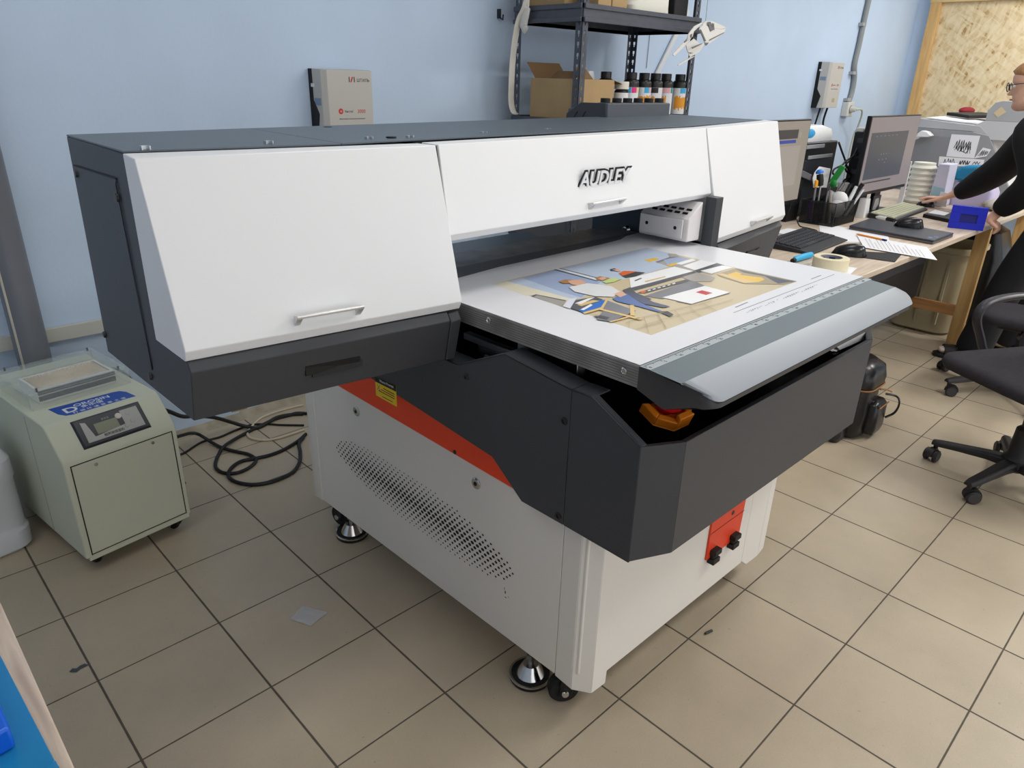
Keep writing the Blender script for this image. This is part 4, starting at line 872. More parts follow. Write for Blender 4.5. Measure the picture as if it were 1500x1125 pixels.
# strap and cloth tied to the back left post
st = [on_x(u, v, 2.60) for u, v in ((772, 0), (768, 12), (760, 30), (755, 55), (751, 90), (749, 130), (749, 150), (752, 163), (756, 167))]
tag(MB().tube(smooth_path(st), .021, 10, 0, True, .18).build('fabric_strap', mat('strap_white', (224, 222, 214), .8)), 'long white fabric strap hanging from the rack’s left back post', 'strap')
cl = [on_x(u, v, 2.612) for u, v in ((772, -2), (771, 10), (768.5, 25), (767, 38), (771, 45))]
tag(MB().tube(smooth_path(cl), [.018]*9+[.028]*8+[.026]*8+[.02]*7+[.006], 10, 0, True, .5).build('cloth', mat('cloth_white', (218, 216, 210), .85, bump=.8, bscale=60)), 'crumpled white cloth tied round the rack’s left back post', 'cloth')
# white strip leaning on the wall behind the rack
a, b = on_y(1008, 15, .955), on_y(950, 133, .955)
d_ = (a-b).normalized(); b2 = b - d_*((b.z-0)/d_.z if 0 else 0)
tag(MB().obox((a+b)/2, d_*(a-b).length/2, d_.cross(Y)*.017, Y*.006).build('plastic_strip', mat('strip_white', (222, 224, 226), .5), None, .001), 'white plastic strip fixed slantwise on the wall behind the rack', 'strip')
wr = tag(MB().tube([on_y(u, v, .965) for u, v in ((954, 30), (951, 60), (947, 100))], .002, 6).build('wire', mat('wire_grey', (120, 130, 140), .5)), 'thin grey wire hanging on the wall behind the rack', 'wire')
# paper model hanging on a thread
pm_ = thing('paper_model', 'white cut-card beaked model hanging on a thread by the rack', 'model', on_y(1030, 60, .25))
M_pap = mat('card_white', (222, 220, 216), .75)
def card(pts, y0, dy=0.0, name='card_piece', th_=.004):
    # dy tilts the plate in depth from its left to its right side
    us = [p[0] for p in pts]; u0, u1 = min(us), max(us)
    q = [on_y(960+u/8.657, v/8.657, y0+dy*(u-u0)/(u1-u0+1e-6)) for u, v in pts]
    return MB().loft([q, [p+Y*th_ for p in q]]).build(name, M_pap, pm_)
bk = card([(640, 265), (720, 268), (800, 300), (902, 350), (840, 368), (700, 350), (600, 310)], .24, .03, 'beak')
card([(610, 310), (700, 350), (840, 372), (900, 352), (870, 420), (760, 500), (640, 578), (620, 520), (560, 370)], .225, .05, 'beak')
card([(640, 268), (560, 300), (500, 330), (450, 390), (410, 450), (405, 500), (470, 470), (490, 400), (530, 360), (600, 310)], .24, .01, 'crest')
card([(490, 490), (560, 552), (625, 548), (600, 600), (560, 660), (440, 725), (400, 620), (390, 570)], .25, -.02, 'cheek')
card([(415, 478), (480, 450), (400, 560), (240, 712), (220, 690)], .235, .02, 'blade')
card([(400, 560), (460, 600), (240, 712), (228, 700)], .26, .02, 'blade') if 0 else None
card([(440, 725), (520, 705), (300, 832), (285, 822)], .25, .01, 'blade')
ik_ = mat('pencil_grey', (112, 110, 112), .8)
for pts in ([(660, 280), (700, 275), (735, 380), (700, 400)], [(720, 290), (745, 300), (750, 380), (725, 370)], [(690, 500), (880, 405), (860, 425), (680, 520)], [(565, 375), (580, 372), (645, 520), (625, 525)], [(455, 600), (600, 545), (590, 560), (470, 620)], [(620, 540), (680, 540), (650, 578), (625, 570)], [(360, 530), (400, 500), (400, 520), (370, 545)], [(415, 660), (480, 672), (440, 684)], [(440, 440), (470, 425), (465, 480), (440, 480)]):
    us = [p[0] for p in pts]; q = [on_y(960+u/8.657, v/8.657, .222+.05*max(0, (u-560)/340)-.001) for u, v in pts]
    MB().loft([q, [p+Y*.0006 for p in q]]).build('ink_mark', ik_, bk)
tp = on_y(1034, 27, .245)
MB().cyl(tp+V((0, 0, -.02)), V((tp.x-.03, tp.y, 3.0)), .0012, n=6).build('thread', mat('thread_green', (70, 110, 110), .7), pm_)

# ================================================================ conduit, socket, OSB board
cd = [on_y(u, v, .945) for u, v in ((1276, -14), (1265, 35), (1258, 68), (1252, 95), (1251.5, 115), (1248, 135), (1242, 153))]
cd = [V((p.x, .945, p.z)) for p in cd]
cnd = thing('wall_conduit', 'grey cable conduit running down the wall to the white socket', 'conduit', (7.25, .95, 1.38))
MB().tube([V((cd[0].x, .945, 3.0))]+smooth_path(cd), .024, 10).build('conduit_tube', mat('conduit_grey', (146, 150, 150), .5), cnd)
for u, v in ((1264, 36), (1250, 107), (1242, 146)):
    p = on_y(u, v, .945); MB().box(p.x-.045, p.x+.03, .925, WY, p.z-.014, p.z+.014).build('clip', mat('clip_grey', (168, 172, 174), .5), cnd, .002)
so = on_y(1243, 160, .93)
sk_ = thing('wall_socket', 'white surface socket on the back wall with a plug in it', 'socket', (so.x, WY, so.z))
MB().box(so.x-.07, so.x+.07, WY-.06, WY, so.z-.065, so.z+.065).build('socket_body', mat('socket_white', (216, 216, 210), .5), sk_, .006)
MB().lathe((so.x, WY-.06, so.z), [(.0, 0), (.042, 0), (.042, .002), (.036, .002), (.034, -.001), (0, -.001)], 20, 0, (0, -1, 0)).build('socket_face', mat('socket_face', (206, 206, 200), .5), sk_)
pl = thing('power_plug', 'white plug with a pale cord in the wall socket', 'plug', (so.x, WY-.09, so.z))
MB().cyl((so.x, WY-.0625, so.z), (so.x, WY-.11, so.z), .03, .022, 16).build('plug_body', mat('plug_white', (214, 214, 206), .5), pl)
MB().tube(smooth_path([(so.x, WY-.11, so.z), (so.x+.06, WY-.14, so.z), (so.x+.14, WY-.12, so.z-.06), (so.x+.2, WY-.08, so.z-.18), (so.x+.21, WY-.05, so.z-.34), (so.x+.21, WY-.04, .1)]), .009, 8).build('cord', mat('cord_pale', (200, 200, 186), .6), pl)
OX = 8.56
osb = thing('osb_board', 'large chipboard panel in a pine frame standing at the right wall', 'board', (OX, 0, 0))
M_osb = mat('osb', (214, 192, 150), .75); nt = M_osb.node_tree; L = nt.links.new; N = nt.nodes.new
tc = N('ShaderNodeTexCoord'); col = None
b_ = nt.nodes['Principled BSDF']
vs_ = []
for rot, sc in ((.6, (1, .115, .028)), (-.9, (1, .10, .03)), (1.75, (1, .10, .024))):
    mp = N('ShaderNodeMapping'); mp.vector_type = 'TEXTURE'; mp.inputs['Rotation'].default_value = (rot, 0, 0); mp.inputs['Scale'].default_value = sc
    L(tc.outputs['Object'], mp.inputs[0]); vo = N('ShaderNodeTexVoronoi'); vo.inputs['Scale'].default_value = 1.0; L(mp.outputs[0], vo.inputs['Vector'])
    sv_ = N('ShaderNodeSeparateColor'); L(vo.outputs['Color'], sv_.inputs[0]); vs_.append(sv_.outputs[0])
av = N('ShaderNodeMath'); av.operation = 'ADD'; L(vs_[0], av.inputs[0]); L(vs_[1], av.inputs[1])
av2 = N('ShaderNodeMath'); av2.operation = 'ADD'; L(av.outputs[0], av2.inputs[0]); L(vs_[2], av2.inputs[1])
rp = N('ShaderNodeValToRGB'); L(av2.outputs[0], rp.inputs[0])
av3 = N('ShaderNodeMath'); av3.operation = 'DIVIDE'; av3.inputs[1].default_value = 3; L(av2.outputs[0], av3.inputs[0]); L(av3.outputs[0], rp.inputs[0])
el = rp.color_ramp.elements; el[0].position = .08; el[0].color = (*lin((172, 136, 90)), 1); el[1].position = .85; el[1].color = (*lin((236, 218, 182)), 1)
e2_ = el.new(.22); e2_.color = (*lin((212, 186, 140)), 1); e3 = el.new(.5); e3.color = (*lin((226, 206, 166)), 1)
L(rp.outputs[0], b_.inputs['Base Color'])
oy1 = on_x(1350, 90, OX).y; ot = on_x(1367, 5, OX).z
MB().box(OX, OX+.03, -2.6, oy1, .55, ot).build('osb_panel', M_osb, osb)
M_pine = wood('pine', (226, 188, 128), (206, 160, 98), (30, 30, 2.5), .6)
M_pineh = wood('pine_rail', (226, 194, 140), (208, 168, 110), (30, 2.5, 30), .6)
MB().box(OX-.05, OX, oy1-.075, oy1+.02, 0, ot).build('frame_post', M_pine, osb, .003)
MB().box(OX-.05, OX, -2.6, oy1+.03, ot, ot+.09).build('frame_rail', M_pineh, osb, .003)
MB().box(OX-.05, OX, -2.6, oy1-.075, .50, .59).build('frame_rail', M_pineh, osb, .003)
# ================================================================ desk and what stands on it
D = .80
M_dt = wood('desk_laminate', (212, 196, 178), (190, 172, 152), (4, 45, 40), .42)
desk = thing('desk', 'long pale wood-laminate desk on rough pine legs along the right', 'desk', (4.25, -.4, 0))
dtop = MB().box(2.72, 6.0, -1.046, .12, D-.028, D)
dtop.build('desktop', M_dt, desk, .004)
for x in (2.80, 4.95, 5.93):
    MB().box(x-.02, x+.022, -1.03, -.955, 0, D-.028).build('leg', M_pine, desk, .002)
    MB().box(x-.02, x+.022, .02, .09, 0, D-.028).build('leg', M_pine, desk, .002)
    MB().box(x-.022, x+.0, -.955, .02, .185, .255).build('stretcher', wood('pine_dark', (186, 138, 88), (160, 112, 66), (30, 2.5, 30), .6), desk, .002)
    MB().box(x-.018, x+.02, -.955, .02, D-.09, D-.028).build('apron', MATS['pine_dark'], desk, .002)
# under the desk
du = thing('drawer_unit', 'dark grey cabinet hung under the desktop, left of the pine leg', 'cabinet', (4.1, -.45, .36))
MB().box(3.30, 4.905, -.72, -.2, .27, D-.03).build('cabinet_body', mat('cabinet_dark', (44, 45, 50), .5), du, .003)
MB().box(3.32, 4.885, -.728, -.7205, .50, D-.05).build('drawer_front', mat('cabinet_front', (70, 72, 80), .5), du, .002)
bn = thing('storage_bin', 'pale cream plastic bin with rounded bottom on the floor under the desk', 'bin', (5.22, -.72, 0))
rg = [rrect(5.22, -.72, hx, hy, .1, z) for z, hx, hy in ((0, .16, .17), (.02, .19, .2), (.04, .195, .205), (.55, .215, .225), (.56, .23, .24), (.59, .23, .24), (.592, .2, .21), (.06, .18, .19))]
MB().loft(rg, 0, True, True).build('bin_body', mat('bin_cream', (184, 175, 146), .5), bn)
rb = MB()
for dx in (-.12, -.02, .08): rb.box(5.22+dx-.008, 5.22+dx+.008, -.951, -.925, .08, .52)
for dy in (-.12, .0, .12): rb.box(4.998, 5.03, -.72+dy-.008, -.72+dy+.008, .08, .52)
rb.build('ribs', MATS['bin_cream'], bn)
bb = MB().loft([rrect(5.68, -.80, .18, .2, .06, 0), rrect(5.68, -.80, .2, .22, .08, .12), rrect(5.68, -.80, .2, .22, .08, .46), rrect(5.68, -.80, .15, .16, .05, .64), rrect(5.68, -.80, .06, .07, .03, .70)], 0, True, True)
tag(bb.build('rubbish_bag', mat('bag_black_film', (14, 14, 17), .3, bump=1, bscale=14)), 'shiny black rubbish bag under the right end of the desk', 'bag')

# ---- monitors
M_bez = mat('monitor_black', (22, 22, 25), .35)
def monitor(name, x0, x1, y, z0, z1, label, draw, foot_x):
    t = thing(name, label, 'monitor', ((x0+x1)/2, y, D))
    MB().box(x0, x1, y, y+.028, z0, z1).build('housing', M_bez, t, .003)
    MB().box((x0+x1)/2-.12, (x0+x1)/2+.12, y+.028, y+.05, z0+.08, z1-.1).build('back_cover', M_bez, t, .006)
    s = MB().box(x0+.008, x1-.008, y-.0012, y, z0+.02, z1-.008).build('screen', draw['bg'], t)
    for k, a0, a1, b0, b1 in draw['rects']:
        w, h = x1-x0-.016, z1-z0-.028
        MB().box(x0+.008+a0*w, x0+.008+a1*w, y-.0018, y-.0013, z0+.02+b0*h, z0+.02+b1*h).build('window', k, s)
    fx = foot_x
    MB().prism([(fx-.04, y+.05, z0+.2), (fx+.04, y+.05, z0+.2), (fx+.05, y+.05, D+.012), (fx-.05, y+.05, D+.012)], (0, .025, 0)).build('stand_neck', M_bez, t, .003)
    MB().loft([rrect(fx, y+.085, .14, .095, .03, D+.0005), rrect(fx, y+.085, .135, .09, .03, D+.013)]).build('stand_base', M_bez, t)
    return t, s
def screen(name, c, e=1.0):
    m = mat(name, c, .35, emit=e); m.node_tree.nodes['Principled BSDF'].inputs['Base Color'].default_value = (.012, .012, .013, 1); return m
E1 = screen('screen_beige', (148, 138, 126)); E2 = screen('screen_dark', (66, 62, 60)); E3 = screen('screen_blue', (56, 70, 150)); E4 = screen('screen_pale', (158, 148, 138))
monitor('monitor', 3.15, 3.80, -.30, .925, 1.368, 'flat monitor with beige window on screen, just behind the printer’s right door', {'bg': E1, 'rects': [(E2, .3, .80, .79, .90), (E3, .3, .78, .735, .775), (E4, .40, .88, .2, .70), (E4, .83, .86, .80, .86)]}, 3.5)
F1 = screen('screen_grey', (134, 124, 124)); F2 = screen('screen_slate', (70, 72, 80)); F3 = screen('screen_line', (140, 136, 138))
rc = [(F2, .045, .80, .17, .80), (E2, .05, .62, .115, .135)]
for k in range(6): rc.append((F3, .14+.08*k, .165+.08*k, .745, .757))
for k in range(4): rc.append((F3, .30+.055*k, .32+.055*k, .495-.0*k, .51))
for k in range(3): rc.append((F3, .28+.07*k, .305+.07*k, .42, .435))
rc.append((F3, .40, .43, .375, .385))
monitor('monitor', 4.235, 5.03, -.45, .935, 1.384, 'flat monitor showing a dark canvas window, in front of the standing woman', {'bg': F1, 'rects': rc}, 4.72)

# ---- computer towers
pc = thing('computer_tower', 'black computer tower with light edge trims on the desk, carrying a white packet', 'computer', (4.2, -.09, D))
MB().box(3.98, 4.44, -.20, .03, D+.012, 1.228).build('case', mat('case_black', (30, 31, 35), .35), pc, .008)
MB().box(4.02, 4.40, -.203, -.1995, D+.03, 1.13).build('side_door', mat('case_panel', (46, 50, 58), .3), pc, .004)
tr = mat('trim_light', (150, 152, 158), .35)
MB().box(4.0, 4.24, -.208, -.2005, 1.195, 1.216).build('trim', tr, pc, .002); MB().box(4.05, 4.38, -.2075, -.2005, 1.135, 1.155).build('trim', tr, pc, .002)
for x in (4.01, 4.41):
    for y in (-.18, .01): MB().cyl((x, y, D+.0005), (x, y, D+.012), .012, n=10).build('rubber_foot', M_bk, pc)
st2 = thing('speaker_column', 'slim black desktop stand with a grey slanted bar, right of the first monitor', 'stand', (3.86, -.26, D))
MB().prism([(3.83, -.24, D+.0005), (3.97, -.24, D+.0005), (3.97, -.24, 1.08), (3.93, -.24, 1.1), (3.90, -.24, 1.0)], (0, .03, 0)).build('stand_body', M_bk, st2, .003)
ba, bb_ = on_y(1172, 253, -.255), on_y(1236, 283, -.255); bd = bb_-ba
MB().obox((ba+bb_)/2, bd/2, Y*.004, bd.cross(Y).normalized()*.017).build('slanted_bar', mat('bar_grey', (108, 106, 112), .4), st2, .002)
pk = thing('wipes_packet', 'white and blue soft packet lying on top of the black computer tower', 'packet', (4.2, -.12, 1.23))
MB().loft([rrect(4.19, -.10, .21, .08, .04, 1.2285), rrect(4.19, -.10, .225, .085, .04, 1.25), rrect(4.18, -.10, .21, .08, .04, 1.295), rrect(4.14, -.10, .15, .06, .03, 1.318)], 0, True, True).build('packet_body', mat('packet_white', (224, 226, 228), .4, bump=.7, bscale=30), pk)
MB().ball((4.06, -.178, 1.275), (.085, .012, .03)).build('blue_print', mat('packet_blue', (52, 160, 216), .4), pk)
p2 = thing('computer_tower', 'black computer tower with plugged cables half hidden by the dark-canvas monitor', 'computer', (4.5, -.35, D))
MB().box(4.41, 4.565, -.395, -.30, D+.0005, 1.285).build('case', MATS['case_black'], p2, .004)
for z in (1.24, 1.15, 1.06, .98, .92): MB().box(4.4075, 4.4095, -.37, -.325, z-.014, z+.012).build('port_plate', mat('port_grey', (64, 64, 70), .4), p2)
MB().box(4.412, 4.50, -.35, -.302, 1.2855, 1.31).build('white_hub', mat('hub_white', (216, 218, 214), .5), p2, .006)
cab = lambda pts, y=-.335: smooth_path([on_y(1120+u/7.5, 150+v/7.5, y) for u, v in pts])
for lab_, pts, y in (('black cable looping down from the upper ports of the half-hidden computer tower', [(1118, 420), (1070, 435), (1020, 500), (960, 610), (890, 690), (900, 760), (945, 790), (930, 830), (880, 850), (850, 900)], -.333),
                  ('short black cable from the lower ports of the half-hidden computer tower', [(1090, 545), (1040, 560), (980, 590), (900, 640), (850, 690), (770, 730), (750, 780), (790, 800)], -.345),
                  ('black cable slanting down from the first tower towards the green tool', [(815, 440), (850, 540), (890, 650), (920, 750), (950, 800), (920, 850), (880, 880)], -.325)):
    tag(MB().tube(cab(pts, y), .0055, 8).build('computer_cable', M_cab), lab_, 'cable')

# ---- keyboards and mice
def keyboard(o, ex_, w, d, label, key_m, body_m, rest):
    t = thing('keyboard', label, 'keyboard', (*o[:2], D))
    o = V((*o[:2], D)); a = V((ex_[0], ex_[1], 0)).normalized(); b = V((-a.y, a.x, 0))
    def K(x, y, z): return o + a*x + b*y + Z*z
    f = .055 if rest else .012
    MB().loft([[K(0, 0, .0005), K(0, 0, .008), K(0, f, .016), K(0, d, .032), K(0, d, .0005)], [K(w, 0, .0005), K(w, 0, .008), K(w, f, .016), K(w, d, .032), K(w, d, .0005)]]).build('keyboard_body', body_m, t, .003)
    ks = MB(); nr = 6; kh = (d-f-.02)/nr
    for r in range(nr):
        y = f+.006+kh*r + (.003 if r == nr-1 else 0); nx = 20; kw = (w-.03)/nx; x = .015
        c = 0
        while c < nx:
            span = 1
            if r == 0 and c == 4: span = 6
            if c in (14, 17 if False else 14): 
                c += 0
            z = .016 + (y-f)/(d-f)*.016
            if True:
                x0, x1, y0, y1 = .015+kw*c+.001, .015+kw*(c+span)-.001, y+.001, y+kh-.001
                ks.hexa([K(x0, y0, z-.001), K(x1, y0, z-.001), K(x1, y1, z+.002), K(x0, y1, z+.002), K(x0+.002, y0+.002, z+.007), K(x1-.002, y0+.002, z+.007), K(x1-.002, y1-.002, z+.009), K(x0+.002, y1-.002, z+.009)])
            c += span
    ks.build('keys', key_m, t)
    return t
keyboard((3.10, -.735), (.486, .034), .49, .245, 'black ergonomic keyboard with palm rest, nearest the printer on the desk', mat('key_black', (46, 48, 54), .45), mat('kb_black', (36, 37, 41), .45), True)
keyboard((4.412, -.645), (.66, .03), .64, .165, 'black keyboard with pale cream keys under the dark-canvas monitor', mat('key_cream', (196, 196, 168), .5), mat('kb_black2', (26, 27, 30), .45), False)
def mouse(x, y, rot, s, label):
    t = thing('computer_mouse', label, 'mouse', (x, y, D))
    c, s_ = math.cos(rot), math.sin(rot); rgs = []
    z0 = t.location.z
    for k in range(11):
        u = -1+2*k/10; e = math.sqrt(max(0, 1-u*u))**.7; w = .034*s*max(.06, e)*(1-.12*u); h = .042*s*max(.05, e)*(1-.25*u)
        ring = []
        for j in range(14):
            an = math.pi*j/13; px_, pz = math.cos(an)*w, max(0, math.sin(an))**.8*h
            lx, ly = px_, u*.060*s
            ring.append(V((x+lx*c-ly*s_, y+lx*s_+ly*c, z0+.0008+pz)))
        rgs.append(ring)
    b = MB().loft(rgs, 0, True, True).build('mouse_body', mat('mouse_black', (22, 22, 25), .25), t, 0, angle=60)
    w = MB(); q = V((x-s_*.026*s, y+c*.026*s, z0+.0295*s)); ax = V((c, s_, 0)); w.lathe(q-ax*.003, [(0, 0), (.0045*s, 0), (.0045*s, .006), (0, .006)], 14, 0, ax); w.build('scroll_wheel', mat('wheel_grey', (70, 70, 74), .5), t)
    return t
mouse(3.255, -.845, .35, 1.3, 'shiny black mouse with silver trim, beside the ergonomic keyboard')
m0 = mouse(4.155, -.80, .35, 1.25, 'matt black mouse resting on the dark closed laptop')
m0.location.z += .0245
mouse(5.225, -.545, .1, .95, 'black mouse under the standing woman’s right hand')
sv_ = MB()
# ---- laptop, pads, papers
lp_ = thing('laptop', 'closed dark grey laptop lying on the desk with a mouse on it', 'laptop', (4.06, -.79, D))
lq = [(3.917, -.569), (4.276, -.546), (4.183, -1.022), (3.864, -1.022)]
def slab(pts, z0, z1): return MB().loft([[V((x, y, z0)) for x, y in pts], [V((x, y, z1)) for x, y in pts]])
slab(lq, D+.0005, D+.013).build('laptop_base', mat('laptop_brown_grey', (88, 82, 80), .4), lp_, .003)
lid_ = slab(lq, D+.0135, D+.0235).build('laptop_lid', mat('laptop_lid', (54, 58, 68), .4), lp_, .003)
for x, y, m in ((3.93, -.985, mat('sticker_cyan', (70, 150, 200), .4)), (3.97, -1.0, mat('sticker_violet', (110, 110, 180), .4))): MB().box(x-.01, x+.01, y-.01, y+.01, D+.0235, D+.0239).build('laptop_sticker', m, lid_)
tag(slab([(3.25, -.915), (3.36, -.83), (3.50, -1.0), (3.28, -1.045)], D+.0005, D+.003).build('mouse_pad', mat('pad_black', (40, 41, 44), .8)), 'thin black mouse pad under the shiny mouse near the desk edge', 'mouse pad')
M_ppr = mat('paper_white', (228, 229, 234), .7)
def paper(pts, z, label, lines=0, name='paper_sheet'):
    t = thing(name, label, 'paper', (*pts[0], D))
    o = slab(pts, z, z+.0008).build('sheet', M_ppr, t)
    if lines:
        a, b, c, d = [V((*p, 0)) for p in pts]; ln = MB()
        for i in range(lines):
            f0 = .1+.8*i/lines; p, q = a.lerp(d, f0), b.lerp(c, f0); p, q = p.lerp(q, .08), p.lerp(q, .55+.37*random.random())
            n_ = (d-a).normalized()*.0036
            ln.poly([V((v.x, v.y, z+.0010)) for v in (p, q, q+n_, p+n_)])
        ln.build('print_lines', mat('print_grey', (150, 152, 160), .7), t)
    return t
paper([(3.46, -.62), (3.98, -.37), (3.93, -.775), (3.72, -.865)], D+.0008, 'blank white sheet between the ergonomic keyboard and the laptop')
paper([(3.47, -.83), (3.775, -.67), (3.75, -1.03), (3.47, -1.165)], D+.0050, 'printed white sheet hanging over the desk edge with text lines', 14)
paper([(2.74, -.86), (2.98, -.80), (3.02, -.98), (2.76, -1.03)], D+.0008, 'pale grey paper offcut under the tape roll')
for a, b, lab_ in (((3.765, -.68), (3.723, -.84), 'orange ballpoint pen with blue cap lying on the papers'),):
    t = thing('ballpoint_pen', lab_, 'pen', (*a, D)); a, b = V((*a, D+.0105)), V((*b, D+.0105)); d_ = (b-a).normalized()
    MB().cyl(a, b-d_*.02, .0048, n=6).build('barrel', mat('pen_orange', (232, 142, 40), .4), t)
    MB().cyl(b-d_*.02, b+d_*.004, .005, n=10).build('cap', mat('pen_navy', (30, 36, 110), .4), t)
    MB().cyl(a-d_*.012, a, .001, .0045, n=10).build('tip', mat('pen_orange2', (214, 150, 80), .4), t)
tp_ = thing('masking_tape', 'cream roll of masking tape at the near corner of the desk', 'tape', (2.905, -.90, D))
MB().lathe((2.905, -.905, D+.0018), [(.046, 0), (.072, 0), (.074, .002), (.074, .050), (.072, .052), (.046, .052), (.046, 0)], 40).build('tape_roll', mat('tape_cream', (226, 216, 184), .6), tp_)
cr = MB().lathe((2.905, -.905, D+.0018), [(.0455, .001), (.0455, .0515), (.043, .0515), (.043, .001)], 36).build('tape_core', mat('tape_core', (150, 150, 160), .7), tp_)
for a in range(0, 360, 60):
    b = MB(); curved(b, (2.905, -.905), .0428, math.radians(a), math.radians(a+34), D+.012, D+.044, 0, 4); b.build('core_print', mat('core_navy', (40, 50, 96), .6), cr)
ct = thing('box_cutter', 'bright blue plastic box cutter lying beside the keyboard', 'cutter', (2.97, -.75, D))
MB().tube([(2.885, -.752, D+.014), (2.90, -.75, D+.015), (2.98, -.752, D+.016), (3.045, -.755, D+.015), (3.06, -.755, D+.013)], [.008, .0135, .0145, .0135, .007], 10).build('cutter_body', mat('cutter_blue', (48, 176, 226), .4), ct)
MB().cyl((2.868, -.752, D+.0115), (2.886, -.752, D+.0135), .011, n=10).build('cutter_tip', M_bk, ct)
# ---- mesh organiser with its contents
og_ = thing('desk_organizer', 'black wire-mesh desk organiser full of pens and tools', 'organizer', (4.035, -.36, D))
M_mesh = mat('wire_mesh', (16, 16, 18), .5, alpha=.5)
ox0, ox1, oy0, oy1_, oz1 = 3.90, 4.19, -.482, -.285, .93
pan = MB().box(ox0, ox1, oy0, oy0+.001, D+.004, oz1).box(ox0, ox0+.001, oy0, oy1_, D+.004, oz1).box(ox1-.001, ox1, oy0, oy1_, D+.004, oz1).box(ox0, ox1, oy1_-.001, oy1_, D+.004, oz1).box(ox0, ox1, oy0, oy1_, D+.0005, D+.004).box(ox0+.14, ox0+.141, oy0, oy1_, D+.004, oz1).box(ox0, ox1, -.365, -.364, D+.004, oz1)
pan.build('mesh_panel', M_mesh, og_)
wf = MB()
for z in (D+.003, oz1):
    for p, q in (((ox0, oy0), (ox1, oy0)), ((ox1, oy0), (ox1, oy1_)), ((ox1, oy1_), (ox0, oy1_)), ((ox0, oy1_), (ox0, oy0))): wf.cyl((*p, z), (*q, z), .0026, n=8)
for p in ((ox0, oy0), (ox1, oy0), (ox1, oy1_), (ox0, oy1_)): wf.cyl((*p, D+.003), (*p, oz1), .0026, n=8)
wf.build('wire_frame', M_bk, og_)
dr_ = MB().box(ox0+.02, ox1-.02, oy0-.003, oy0-.001, D+.01, D+.05).build('drawer_front', M_mesh, og_)
def pen(p, q, r, m, label, name='pen', cat='pen', cap=None):
    t = thing(name, label, cat, p); p, q = V(p), V(q); d_ = (q-p).normalized()
    MB().cyl(p, q, r, n=10).build('barrel', m, t)
    if cap: MB().lathe(q-d_*.004, [(0, 0), (r*1.5, 0), (r*1.9, .012), (r*1.7, .035), (0, .042)], 14, 0, d_).build('end_cap', cap, t)
    return t
zb = D+.006
M_pw, M_pk = mat('pen_white', (222, 224, 226), .4), M_bk
T = lambda u, v, x: tuple(on_x(u, v, x))
q0 = on_x(1202, 272, 3.95); q1 = on_x(1200.5, 250, 3.95); dq = (q1-q0).normalized(); lq1 = (q1-q0).length
t = pen((3.95, -.36, zb), tuple(q0), .006, mat('steel_shaft', (160, 160, 164), .3, metal=.8), 'screwdriver with black grip and blue end standing in the organiser', 'screwdriver', 'screwdriver', None)
MB().lathe(q0-dq*.004, [(0, 0), (.014, .004), (.019, .03), (.018, lq1*.8), (0, lq1*.8+.002)], 16, 0, dq).build('grip', M_bk, t); MB().lathe(q0+dq*lq1*.78, [(0, 0), (.021, .002), (.021, .014), (.012, .024), (0, .026)], 16, 0, dq).build('blue_end', mat('driver_blue', (44, 120, 210), .4), t)
pen((3.935, -.34, zb), T(1195, 273, 3.93), .006, mat('tool_grey', (120, 120, 124), .4), 'tool with round yellow-orange end in the organiser', 'tool', 'tool', mat('tool_yellow', (240, 170, 40), .4))
pen((3.98, -.43, zb), T(1217, 279, 3.98), .009, mat('ruler_tan', (150, 144, 136), .4), 'grey-brown ruler-like strip upright in the organiser', 'strip', 'strip')
pen((3.96, -.40, zb), T(1213, 280, 3.99), .007, M_steel, 'steel tweezers leaning in the organiser', 'tweezers', 'tweezers')
pen((4.08, -.40, zb), T(1246, 270, 4.14), .010, M_bk, 'black marker leaning right in the organiser, left of the white marker', 'marker', 'marker')
pen((4.10, -.43, zb), T(1255, 273, 4.16), .011, M_pw, 'white marker leaning right in the organiser', 'marker', 'marker')
pen((4.13, -.44, zb), T(1265, 277, 4.18), .007, M_pw, 'thin white pen leaning furthest right in the organiser', 'pen', 'pen')
pen((4.14, -.40, zb), T(1264, 269, 4.17), .013, M_bk, 'thick black marker at the right end of the organiser', 'marker', 'marker')
pen((4.06, -.33, zb), T(1236, 268, 4.08), .010, M_steel, 'grey metal pen at the back of the organiser', 'pen', 'pen')
gt = thing('green_tool', 'green-handled scraper standing in the organiser', 'tool', (4.06, -.31, zb))
ga, gb = on_x(1218, 268, 4.06), on_x(1235.5, 243, 4.08); gd = (gb-ga)
MB().obox((ga+gb)/2, gd/2, X*.006, gd.cross(X).normalized()*.017).build('green_handle', mat('tool_green', (30, 130, 50), .4), gt, .004)
MB().cyl((4.06, -.31, zb), ga+gd*.1, .007, n=10).build('shaft', M_steel, gt)
MB().ball(on_x(1221, 269, 4.05), (.012, .022, .022)).build('green_wheel', MATS['tool_green'], gt)
wp_ = MB().ball(on_x(1229, 293, 4.05), (.035, .05, .05)); wp_.ball(on_x(1226, 305, 4.03), (.03, .045, .055))
tag(wp_.build('tissue_wad', mat('tissue_white', (222, 222, 222), .8, bump=.8, bscale=40)), 'crumpled white tissue wad in the organiser', 'tissue')
cq_ = [on_y(u, v, -.275) for u, v in ((1191, 262), (1194, 253), (1201, 244), (1217, 247), (1211, 275), (1192, 275))]
tag(MB().loft([cq_, [p+Y*.006 for p in cq_]]).build('white_card', M_ppr, None, .002), 'white card with cut corner behind the organiser', 'card')
pp_ = MB().tube(smooth_path([(3.925, -.33, D+.02), tuple(on_x(1186, 302, 3.925)), tuple(on_x(1191, 294, 3.925))]), .008, 8)
tag(pp_.build('purple_pen', mat('pen_purple', (104, 40, 150), .4)), 'purple pen low in the organiser', 'pen')
